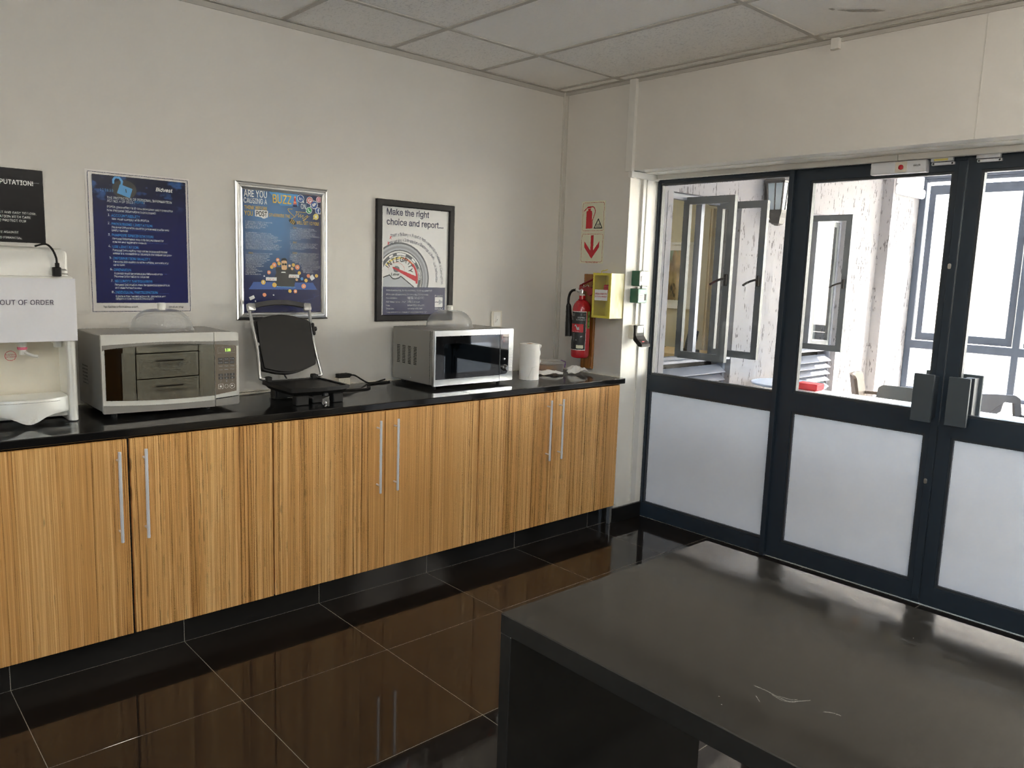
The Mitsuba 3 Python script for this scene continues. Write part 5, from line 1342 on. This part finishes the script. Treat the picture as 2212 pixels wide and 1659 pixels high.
part(t, 'line_loops', onY(J(stroke(smooth_path([(a, b, 0) for a, b in pp['loop']], 6)[:, :2].tolist(), .0008, .0008)), yo), 'print_mid_blue')
part(t, 'desk_line', onY(stroke([(mn[5][0], mn[5][1]), (mn[6][0] + .004, mn[6][1] - .001)], .003, .0015), yo), 'print_sky')

t = thing('black_framed_poster', 'white integrity poster in a black frame, behind the small microwave', 'poster')
x0, x1, z0, z1 = -1.381, -.868, 1.238, 1.881
part(t, 'frame', frame_loop(x0, x1, z0, z1, [(0, 0), (0, .016), (.003, .019), (.030, .019), (.034, .016), (.034, 0)]), 'frame_black', label='black frame')
part(t, 'print', B(x0 + .03, x1 - .03, -.0060, -.0008, z0 + .03, z1 - .03), 'poster_white')
yo = -.0060
parts(t, 'heading', lines('p3_head', True, y=yo), 'print_ink')
g = pp['gauge']
C = (-1.225, 1.470)
nav = sbox(-1.334, 1.2665, -.917, 1.4225)
clip = sbox(-1.3335, 1.4225, -.95, 1.80)
ringp = lambda r0, r1: Point(C).buffer(r1, quad_segs=24).difference(Point(C).buffer(r0, quad_segs=24)).intersection(clip)
for r0, r1, m_ in ((.183, .192, 'print_darkgrey'), (.172, .183, 'print_silver'), (.160, .172, 'print_grey'), (.152, .160, 'print_silver'), (.146, .152, 'print_darkgrey')):
    part(t, 'gauge_ring', onY(fl(ringp(r0, r1), .0004), yo), m_)
part(t, 'gauge_scale', onY(fl(ringp(.121, .138).intersection(Polygon([C, (-1.4, 1.45), (-1.4, 1.75), (-1.0, 1.75), (-1.05, 1.40)])), .0005), yo), 'print_darkgrey')
parts(t, 'gauge_scale_patch', [onY(q, yo) for q in [fl(ringp(.124, .135).intersection(Polygon([C, (C[0] + math.cos(a0) * .4, C[1] + math.sin(a0) * .4), (C[0] + math.cos(a1) * .4, C[1] + math.sin(a1) * .4)])), .0007) for a0, a1 in ((2.15, 1.95), (1.75, 1.30), (.95, .72), (.42, -.05))]], 'print_white')
parts(t, 'gauge_tick', [onY(q, yo) for q in [fl(LineString([(C[0] + math.cos(a) * .140, C[1] + math.sin(a) * .140), (C[0] + math.cos(a) * .145, C[1] + math.sin(a) * .145)]).buffer(.0009).intersection(clip), .0006) for a in np.linspace(.45, -.3, 26)]], 'print_black')
part(t, 'scale_word', onY(arc_text('MAXIMUM', [(C[0] + math.cos(a) * .1295, C[1] + math.sin(a) * .1295) for a in np.linspace(.40, -.03, 6)], .008, True, .0010), yo), 'print_darkgrey')
for a0, a1, m_ in ((2.5, 1.45, 'print_yellow'), (1.45, .75, 'print_orange'), (.75, -.25, 'print_red')):
    sec = Polygon([C] + [(C[0] + math.cos(a) * .4, C[1] + math.sin(a) * .4) for a in np.linspace(a0, a1, 8)])
    part(t, 'gauge_band', onY(fl(ringp(.105, .115 + (.003 if m_ == 'print_red' else 0)).intersection(sec), .0006), yo), m_)
hub = g[0]
part(t, 'gauge_word', onY(J(*[char(c, a, b, .026 if c not in 'i' else .022, d, True, .0008) for c, a, b, d in pp['letters']]), yo), 'print_black')
part(t, 'gauge_small_arc', onY(stroke([(hub[0] + math.cos(a) * .052, hub[1] + math.sin(a) * .036) for a in np.linspace(3.3, -.2, 20)], .0015, .0006), yo), 'print_orange')
part(t, 'gauge_hub', onY(fl(affinity.scale(Point(hub).buffer(.020), 1, .85), .0010), yo), 'print_darkgrey')
part(t, 'gauge_needle', onY(fl(Polygon([(g[6][0], g[6][1] + .003), (g[7][0] + .012, g[7][1] + .022), (g[7][0] + .0, g[7][1] - .004), (g[6][0] - .002, g[6][1] - .005)]), .0014), yo), 'print_red')
part(t, 'gauge_outline', onY(J(stroke([g[1], g[2], (g[2][0] + .012, g[2][1] - .012), (g[16][0] - .01, g[16][1] + .0), (g[16][0] + .012, g[16][1] + .0), (g[3][0] - .012, g[3][1] - .010), g[3], g[4]], .0052, .0009)), yo), 'print_black')
low = Polygon([g[1], g[2], (g[16][0], g[16][1]), g[3], g[4], (g[4][0], 1.4225), (-1.3335, 1.4225)])
part(t, 'gauge_cover', onY(fl(low.buffer(0), .0008), yo), 'print_silver')
part(t, 'gauge_level', onY(letters('Level', hub[0] - .033, hub[1] - .034, .052, .013, True, .0012, .15), yo), 'print_black')
parts(t, 'curved_line', [onY(q, yo) for q in (arc_text('Theft x Bribery x Fraud x Anti-competitive behav', pp['arc1'], .0165, False, .0006), arc_text('iour x Corruption', pp['arc1b'], .0165, False, .0006), arc_text('Poor service x Intimidation x Blackmail x Uneth', pp['arc2'], .0165, False, .0006), arc_text('ical behaviour', pp['arc2b'][1:], .0165, False, .0006))], 'print_ink')
parts(t, 'red_cross', [onY(q, yo) for q in (char('x', -1.288, 1.686, .019, 8, True, .0008), char('x', -1.302, 1.655, .019, 10, True, .0008))], 'print_red')
part(t, 'navy_panel', onY(fl(nav, .0006), yo), 'print_navy')
parts(t, 'text_line', lines('p3_white', False, .0012, y=yo), 'print_white')
lb = [g[8], g[9], g[10], g[11]]
bx0, bx1, bz0, bz1 = g[11][0], g[9][0], g[10][1], g[8][1]
zm = (bz0 + bz1) / 2
bshape = unary_union([rr(bx0, bx1, zm + .002, bz1, .006).union(sbox(bx0, zm + .002, bx0 + .02, bz1)), rr(bx0, bx1, bz0, zm - .002, .006).union(sbox(bx0, bz0, bx0 + .02, zm - .002))])
part(t, 'logo', onY(fl(bshape, .0012), yo), 'print_white')
part(t, 'logo_arrow', onY(fl(Polygon([(bx1 - .028, zm + .016), (bx1 + .003, zm), (bx1 - .028, zm - .016)]), .0014), yo), 'print_silver')

# ------------------------------------------------------------------ wall socket, signs, extinguisher
t = thing('wall_switch', 'white switch plate on the wall right of the black framed poster', 'switch')
part(t, 'plate', RB(-.563, -.480, -.010, -.0006, 1.190, 1.286, .004, 'y', e=.002), 'cream_plastic')
part(t, 'insert', onY(ex(rr(-.547, -.494, 1.196, 1.281, .002), .002), -.010), 'white_plastic')
part(t, 'rocker', onY(ex(rr(-.531, -.516, 1.215, 1.262, .004), .004), -.011), 'white_plastic')
part(t, 'mark', onY(stroke([(-.523, 1.222), (-.523, 1.238)], .002, .0048), -.011), 'key_dark')


def sign(label, z0, z1):
    t = thing('safety_sign', label, 'sign')
    part(t, 'plate', B(-.0022, -.0005, -.381, -.190, z0, z1, .0003), 'sign_glow')
    q = rr(.198, .373, z0 + .008, z1 - .008, .012)
    part(t, 'border', onX(fl(q.difference(q.buffer(-.0018)), .0005), -.0022), 'sign_red')
    return t


t = sign('pale square fire extinguisher sign, the upper of two on the grey return wall', 1.784, 1.971)
yc, zc = .252, 1.806
cyl = unary_union([rr(yc - .024, yc + .024, zc, zc + .108, .010).union(sbox(yc - .024, zc, yc + .024, zc + .05)), sbox(yc - .010, zc + .104, yc + .010, zc + .120), sbox(yc - .015, zc + .116, yc + .015, zc + .119), Polygon([(yc - .016, zc + .123), (yc + .016, zc + .123), (yc + .010, zc + .136), (yc - .016, zc + .133)]), LineString([(yc - .042, zc + .108), (yc - .012, zc + .130)]).buffer(.003), LineString(smooth_path([(yc + .008, zc + .131, 0), (yc + .036, zc + .128, 0), (yc + .048, zc + .10, 0), (yc + .034, zc + .062, 0), (yc + .028, zc + .045, 0)], 6)[:, :2].tolist()).buffer(.0026), sbox(yc + .025, zc + .002, yc + .031, zc + .05)])
part(t, 'pictogram', onX(fl(cyl, .0006), -.0022), 'sign_red')
tri = Polygon([(.297, 1.808), (.361, 1.808), (.329, 1.862)]).buffer(.003)
part(t, 'triangle', onX(J(fl(tri.difference(tri.buffer(-.006)), .0008), letters('CO2', .314, 1.815, .030, .018, True, .0009)), -.0022), 'print_black')
t = sign('pale square sign with a red arrow pointing down, the lower of two', 1.594, 1.7815)
ar_ = Polygon([(.274, 1.765), (.297, 1.765), (.297, 1.672), (.345, 1.728), (.345, 1.692), (.2855, 1.622), (.222, 1.692), (.222, 1.728), (.274, 1.672)])
part(t, 'arrow', onX(fl(ar_, .0006), -.0022), 'sign_red')
part(t, 'small_print', onX(letters('FIRE EQUIPMENT - KEEP CLEAR', .24, 1.5975, .10, .004, True, .0006), -.0022), 'sign_red')

t = thing('wooden_backboard', 'brown varnished board on the wall behind the fire extinguisher', 'board')
part(t, 'board', B(-.020, -.0008, -.344, -.250, .942, 1.528, .002), 'stained_board')
part(t, 'screw', mv(lathe([(.004, 0), (.004, .001), (.0001, .002)], 12, (0, 0, 0), 'x'), -.020, -.336, .950), 'steel')

ex_, ey = -.083, -.300
t = thing('fire_extinguisher', 'red fire extinguisher with a black horn hanging on the wooden board', 'fire extinguisher')
part(t, 'cylinder', lathe([(.0001, 1.012), (.040, 1.012), (.050, 1.017), (.0555, 1.030), (.056, 1.05), (.056, 1.305), (.053, 1.328), (.045, 1.348), (.032, 1.362), (.0205, 1.369), (.0195, 1.372), (.0195, 1.395), (.0001, 1.395)], 40, (ex_, ey, 0)), 'ext_red', 40)
part(t, 'collar', lathe([(.020, 1.3695), (.028, 1.371), (.028, 1.373), (.020, 1.3745)], 28, (ex_, ey, 0)), 'ext_dark_red', 40)
part(t, 'neck_seal', lathe([(.014, 1.395), (.0165, 1.396), (.0165, 1.402), (.012, 1.405)], 24, (ex_, ey, 0)), 'print_white', 40)
part(t, 'valve', J(lathe([(.013, 1.404), (.014, 1.41), (.014, 1.43), (.010, 1.436), (.0001, 1.437)], 20, (ex_, ey, 0)), tube([(ex_, ey + .012, 1.421), (ex_, ey + .050, 1.428)], .0095, 14), tube([(ex_, ey + .032, 1.425), (ex_, ey + .050, 1.428)], .0125, 6)), 'chrome', 40)
lev = J(rot(B(ex_ - .009, ex_ + .009, ey - .105, ey + .022, 1.452, 1.460, .003), -22, (1, 0, 0), (ex_, ey + .02, 1.45)), B(ex_ - .008, ex_ + .008, ey - .002, ey + .026, 1.432, 1.458, .004))
part(t, 'lever', lev, 'ext_dark_red')
hd = ex(Polygon([(-.02, 1.432), (-.02, 1.448), (.03, 1.452), (.075, 1.446), (.108, 1.424), (.088, 1.420), (.086, 1.408), (.062, 1.398), (.050, 1.405), (.046, 1.425)]).buffer(.002), .016)
part(t, 'carry_handle', mv(onX(hd, 0.008), ex_, ey, 0), 'ext_dark_red')
part(t, 'pin', J(tube(smooth_path([(ex_ - .012, ey - .012, 1.447), (ex_ - .014, ey - .035, 1.452), (ex_ - .014, ey - .055, 1.462), (ex_ - .012, ey - .06, 1.45)]), .0018, 6)), 'steel', True)
part(t, 'hose', tube(smooth_path([(ex_, ey + .048, 1.428), (ex_ - .002, ey + .080, 1.424), (ex_ - .004, ey + .102, 1.404), (ex_ - .006, ey + .110, 1.37), (ex_ - .008, ey + .108, 1.335)], 8), .0078, 12), 'black_rubber', True)
part(t, 'horn', tube([(ex_ - .008, ey + .1075, 1.337), (ex_ - .010, ey + .103, 1.325), (ex_ - .018, ey + .080, 1.140)], [.0125, .016, .0265], 20), 'black_plastic', 60)


def wrapp(a0, a1, z0, z1, r, n=14):
    """A label bent round the cylinder, from angle a0 to a1 (degrees from -x towards -y)."""
    V, F = [], []
    for i in range(n + 1):
        a = math.radians(a0 + (a1 - a0) * i / n)
        for z in (z0, z1):
            V.append((ex_ - r * math.cos(a), ey - r * math.sin(a), z))
    for i in range(n):
        F += [(2 * i, 2 * i + 2, 2 * i + 3), (2 * i, 2 * i + 3, 2 * i + 1)]
    m = trimesh.Trimesh(np.array(V), np.array(F), process=False)
    return m


def wrap2d(m, r):
    """Bends flat print round the cylinder: x in degrees from -x towards -y, y the height."""
    v = m.vertices.copy(); a = np.radians(v[:, 0])
    rr_ = r + v[:, 2]
    m = m.copy(); m.vertices = np.stack([ex_ - rr_ * np.cos(a), ey - rr_ * np.sin(a), v[:, 1]], 1); return m


R0 = .0562
lb_ = part(t, 'label', wrapp(-62, 76, 1.062, 1.300, R0 + .0001, 24), 'print_white')
part(lb_, 'black_field', wrapp(-60, 74, 1.066, 1.2965, R0 + .0003, 24), 'print_black')
part(lb_, 'red_field', wrapp(-38, 58, 1.172, 1.224, R0 + .0006, 16), 'sign_red')
wl = [J(letters('CO2', -40, 1.272, 36, .014, True, .0006)), letters('89B', -45, 1.246, 26, .010, True, .0006), letters('FIRE', 20, 1.258, 46, .008, True, .0006), letters('EXTINGUISHER', 10, 1.246, 58, .006, True, .0006), fl(sbox(40, 1.276, 64, 1.285), .0006)]
wl += [fl(sbox(-50, z, -12, z + .002), .0006) for z in (1.098, 1.092, 1.086, 1.080)]
wl += [fl(sbox(-60, 1.1655, 72, 1.1675), .0006), fl(sbox(-4, 1.116, -2, 1.1655), .0006), fl(sbox(-60, 1.114, 72, 1.116), .0006)]
wl += [fl(Polygon([(6, 1.125), (14, 1.127), (40, 1.148), (52, 1.152), (54, 1.146), (44, 1.142), (18, 1.122)]), .0006), fl(Polygon([(-44, 1.125), (-30, 1.15), (-22, 1.14), (-34, 1.122)]), .0006)]
wl += [fl(Polygon([(-2, 1.212), (8, 1.222), (22, 1.200), (14, 1.198), (8, 1.210), (2, 1.206)]), .0012), fl(Polygon([(10, 1.203), (30, 1.205), (34, 1.188), (18, 1.186)]), .0012), letters('PULL PIN', -30, 1.174, 60, .006, True, .0012)]
parts(t, 'label_print', [wrap2d(q, R0) for q in wl], 'print_silver')
part(lb_, 'date_patch', wrapp(16, 62, 1.074, 1.094, R0 + .0008, 10), 'sign_glow')
part(t, 'green_sticker', wrapp(84, 112, 1.196, 1.300, R0 + .0004, 8), 'sticker_green')
part(t, 'sticker_print', wrap2d(J(fl(Polygon([(90, 1.262), (98, 1.285), (106, 1.262)]), .0008), letters('TEST', 89, 1.236, 18, .008, True, .0008), fl(sbox(94, 1.205, 104, 1.212), .0008)), R0), 'print_black')

t = thing('alarm_box', 'open yellow metal alarm box with a red call point inside, beside the fire extinguisher', 'alarm box')
a0, a1, z0, z1, d = -.556, -.414, 1.270, 1.536, .115
part(t, 'shell', J(B(-.004, -.0006, a0, a1, z0, z1), B(-d, -.004, a1 - .004, a1, z0, z1), B(-d, -.004, a0 + .003, a1 - .004, z1 - .004, z1), B(-d, -.004, a0 + .003, a1 - .004, z0, z0 + .004)), 'yellow_paint')
part(t, 'side_panel', B(-d, -.001, a0, a0 + .003, z0, z1), 'yellow_side', label='bright side panel')
part(t, 'front_frame', frame_mesh(a0, a1, z0, z1, [(a0 + .018, a1 - .014, z0 + .014, z1 - .014)], -d - .004, -d), 'yellow_paint')
part(t, 'front_pane', quadX(-d - .001, (a0 + .016, a1 - .012, z0 + .012, z1 - .012), 0), 'pane_glass')
part(t, 'notice', B(-d - .0055, -d - .0042, a0 + .022, a1 - .020, 1.374, 1.438), 'print_white')
parts(t, 'notice_line', [onX(q, -d - .0055) for q in (letters('EMERGENCY ALARM STATION', .438, 1.4085, .092, .010, True, .0005), letters('BREAK GLASS IN EMERGENCY', .438, 1.394, .092, .0075, True, .0005))], 'sign_red')
part(t, 'call_point', J(RB(-.075, -.006, a0 + .03, a1 - .045, 1.42, 1.468, .012, 'y', e=.004), rot(B(-.085, -.02, a0 + .03, a1 - .06, 1.455, 1.466, .003), -12, (1, 0, 0), (0, a0 + .05, 1.46))), 'ext_red')
part(t, 'key_tag', J(B(-.06, -.045, a0 + .022, a0 + .036, 1.285, 1.36, .002)), 'desk_wood')
part(t, 'wire_seal', J(tube(smooth_path([(-d - .006, -.488, 1.528), (-d - .010, -.484, 1.543), (-d + .006, -.482, 1.552), (-d - .006, -.50, 1.550), (-d - .004, -.525, 1.556)]), .0022, 6)), 'yellow_paint', True)

# devices on the reveal beside the door
RV = -.5635


def call_box(name, label, x0, x1, z0, z1, clear):
    t = thing(name, label, 'door release')
    part(t, 'case', RB(x0, x1, -.622, RV, z0, z1, .005, 'y', e=.003), 'green_plastic')
    part(t, 'face', B(x0 + .002, x1 - .002, -.626, -.6222, z0 + .002, z1 - .002, .001), 'white_plastic' if clear else 'green_face')
    if clear:
        part(t, 'window', B(x0 + .012, x1 - .035, -.6285, -.6262, z0 + .025, z1 - .03, .001), 'print_white')
        part(t, 'flap', J(B(x0 + .004, x1 - .004, -.630, -.6262, z1 - .012, z1 - .004, .001), B(x0 + .02, x1 - .02, -.630, -.6262, z0 + .002, z0 + .010, .001)), 'trunking')
    else:
        part(t, 'card', B(x0 + .003, x1 - .030, -.6285, -.6262, z0 + .016, z1 - .032), 'print_white')
        part(t, 'slot', B(x1 - .028, x1 - .010, -.6275, -.6262, z0 + .016, z1 - .032), 'black_plastic')
        part(t, 'top_patch', B(x0 + .018, x1 - .024, -.6275, -.6262, z1 - .022, z1 - .010), 'trunking')
        part(t, 'card_print', onY(J(letters('EMERGENCY', x0 + .012, z1 - .042, .03, .0035, True), letters('DOOR RELEASE', x0 + .012, z1 - .052, .03, .0035, True)), -.6285), 'print_grey')
    return t


call_box('door_release_box', 'green release box with a bright white cover, the upper of two beside the doors', .056, .148, 1.466, 1.557, True)
call_box('door_release_box', 'green break glass release box with a white card, the lower of two beside the doors', .050, .136, 1.366, 1.451, False)
t = thing('exit_reader', 'white and black push to exit reader on the reveal under the green release boxes', 'door reader')
part(t, 'back_box', RB(.056, .142, -.600, RV, 1.148, 1.232, .004, 'y', e=.002), 'cream_plastic')
prf = Polygon([(-.6005, 1.232), (-.6005, 1.142), (-.640, 1.108), (-.668, 1.106), (-.668, 1.122), (-.632, 1.150), (-.618, 1.17), (-.612, 1.232)])
m = ex(prf, .078); v = m.vertices.copy(); m.vertices = np.stack([v[:, 2] + .060, v[:, 0], v[:, 1]], 1)
if m.volume < 0:
    m.invert()
part(t, 'body', m, 'black_plastic')
part(t, 'front_plate', rot(B(.070, .132, -.6195, -.614, 1.158, 1.230, .002), 4, (1, 0, 0), (.1, -.615, 1.23)), 'white_plastic')
part(t, 'lower_rim', J(B(.060, .138, -.668, -.640, 1.1045, 1.1075, .001)), 'trunking')
part(t, 'status_lamp', B(.085, .10, -.652, -.646, 1.134, 1.138), 'sign_red', emitter={'type': 'area', 'radiance': {'type': 'rgb', 'value': [1.6, 0.08, 0.08]}})

# ------------------------------------------------------------------ island table
t = thing('island_table', 'tall black island table with slab ends in the foreground', 'table')
ix0, ix1, iy0, iy1, iz = -2.801, -2.197, -4.15, -2.658, .950
part(t, 'top', B(ix0, ix1, iy0, iy1, iz - .035, iz, .0016), 'island_laminate')
part(t, 'end_panel', B(ix0 + .0005, ix1 - .010, iy1 - .0265, iy1 - .0005, 0.0008, iz - .0352, .0012), 'island_laminate')
part(t, 'end_panel', B(ix0 + .0005, ix1 - .010, iy0 + .0005, iy0 + .0265, 0.0008, iz - .0352, .0012), 'island_laminate')
sc = [stroke(smooth_path([(a, b, 0) for a, b in q], 6)[:, :2].tolist(), w, .0003) for q, w in (
    ([(-2.674, -3.060), (-2.673, -3.079), (-2.675, -3.097), (-2.674, -3.115), (-2.663, -3.122), (-2.648, -3.131)], .0009),
    ([(-2.676, -3.089), (-2.679, -3.106), (-2.671, -3.116), (-2.656, -3.126)], .0006), ([(-2.672, -3.098), (-2.668, -3.112), (-2.660, -3.119)], .0007),
    ([(-2.661, -3.157), (-2.654, -3.166), (-2.652, -3.176)], .0011), ([(-2.697, -3.077), (-2.703, -3.084), (-2.706, -3.088)], .0007))]
sc += [fl(Point(a, b).buffer(.0009), .0003) for a, b in ((-2.739, -3.045), (-2.754, -3.059), (-2.33, -3.146))]
parts(t, 'scuff_mark', [mv(q, 0, 0, iz) for q in sc], 'scuff', label='pale scratch on the top')

# ------------------------------------------------------------------ kitchen units behind the camera (seen mirrored in the oven doors)
for k, (x0, x1, lab) in enumerate(((-2.36, -1.70, 'left of the drawers'), (-1.695, -.965, 'with three drawers'), (-.96, -.40, 'right of the drawers'))):
    t = thing('kitchen_unit', 'cream kitchen unit on the rear wall, ' + lab + ', behind the camera', 'kitchen unit')
    part(t, 'carcass', B(x0, x1, YB + .002, -4.22, .10, .88), 'key_dark')
    part(t, 'plinth', B(x0, x1, YB + .002, -4.28, .0008, .10), 'black_plastic')
    zz = ((.738, .875), (.518, .728), (.115, .508)) if k == 1 else ((.115, .875),)
    for a, b in zz:
        f = part(t, 'drawer' if k == 1 else 'door', B(x0 + .003, x1 - .003, -4.22, -4.202, a, b, .0015), 'kitchen_cream')
        hz = (b - .058) if k == 1 else .80
        hx0 = (x0 + x1) / 2 - .165
        if k == 1:
            part(f, 'handle', J(rod((hx0, -4.172, hz), (hx0 + .33, -4.172, hz), .008), rod((hx0 + .03, -4.172, hz), (hx0 + .03, -4.202, hz), .004), rod((hx0 + .30, -4.172, hz), (hx0 + .30, -4.202, hz), .004)), 'oven_dark', 40)
one('rear_worktop', B(-2.4, -.3, YB + .002, -4.19, .88, .91, .002), 'granite', 'black worktop on the cream kitchen units of the rear wall', 'worktop')
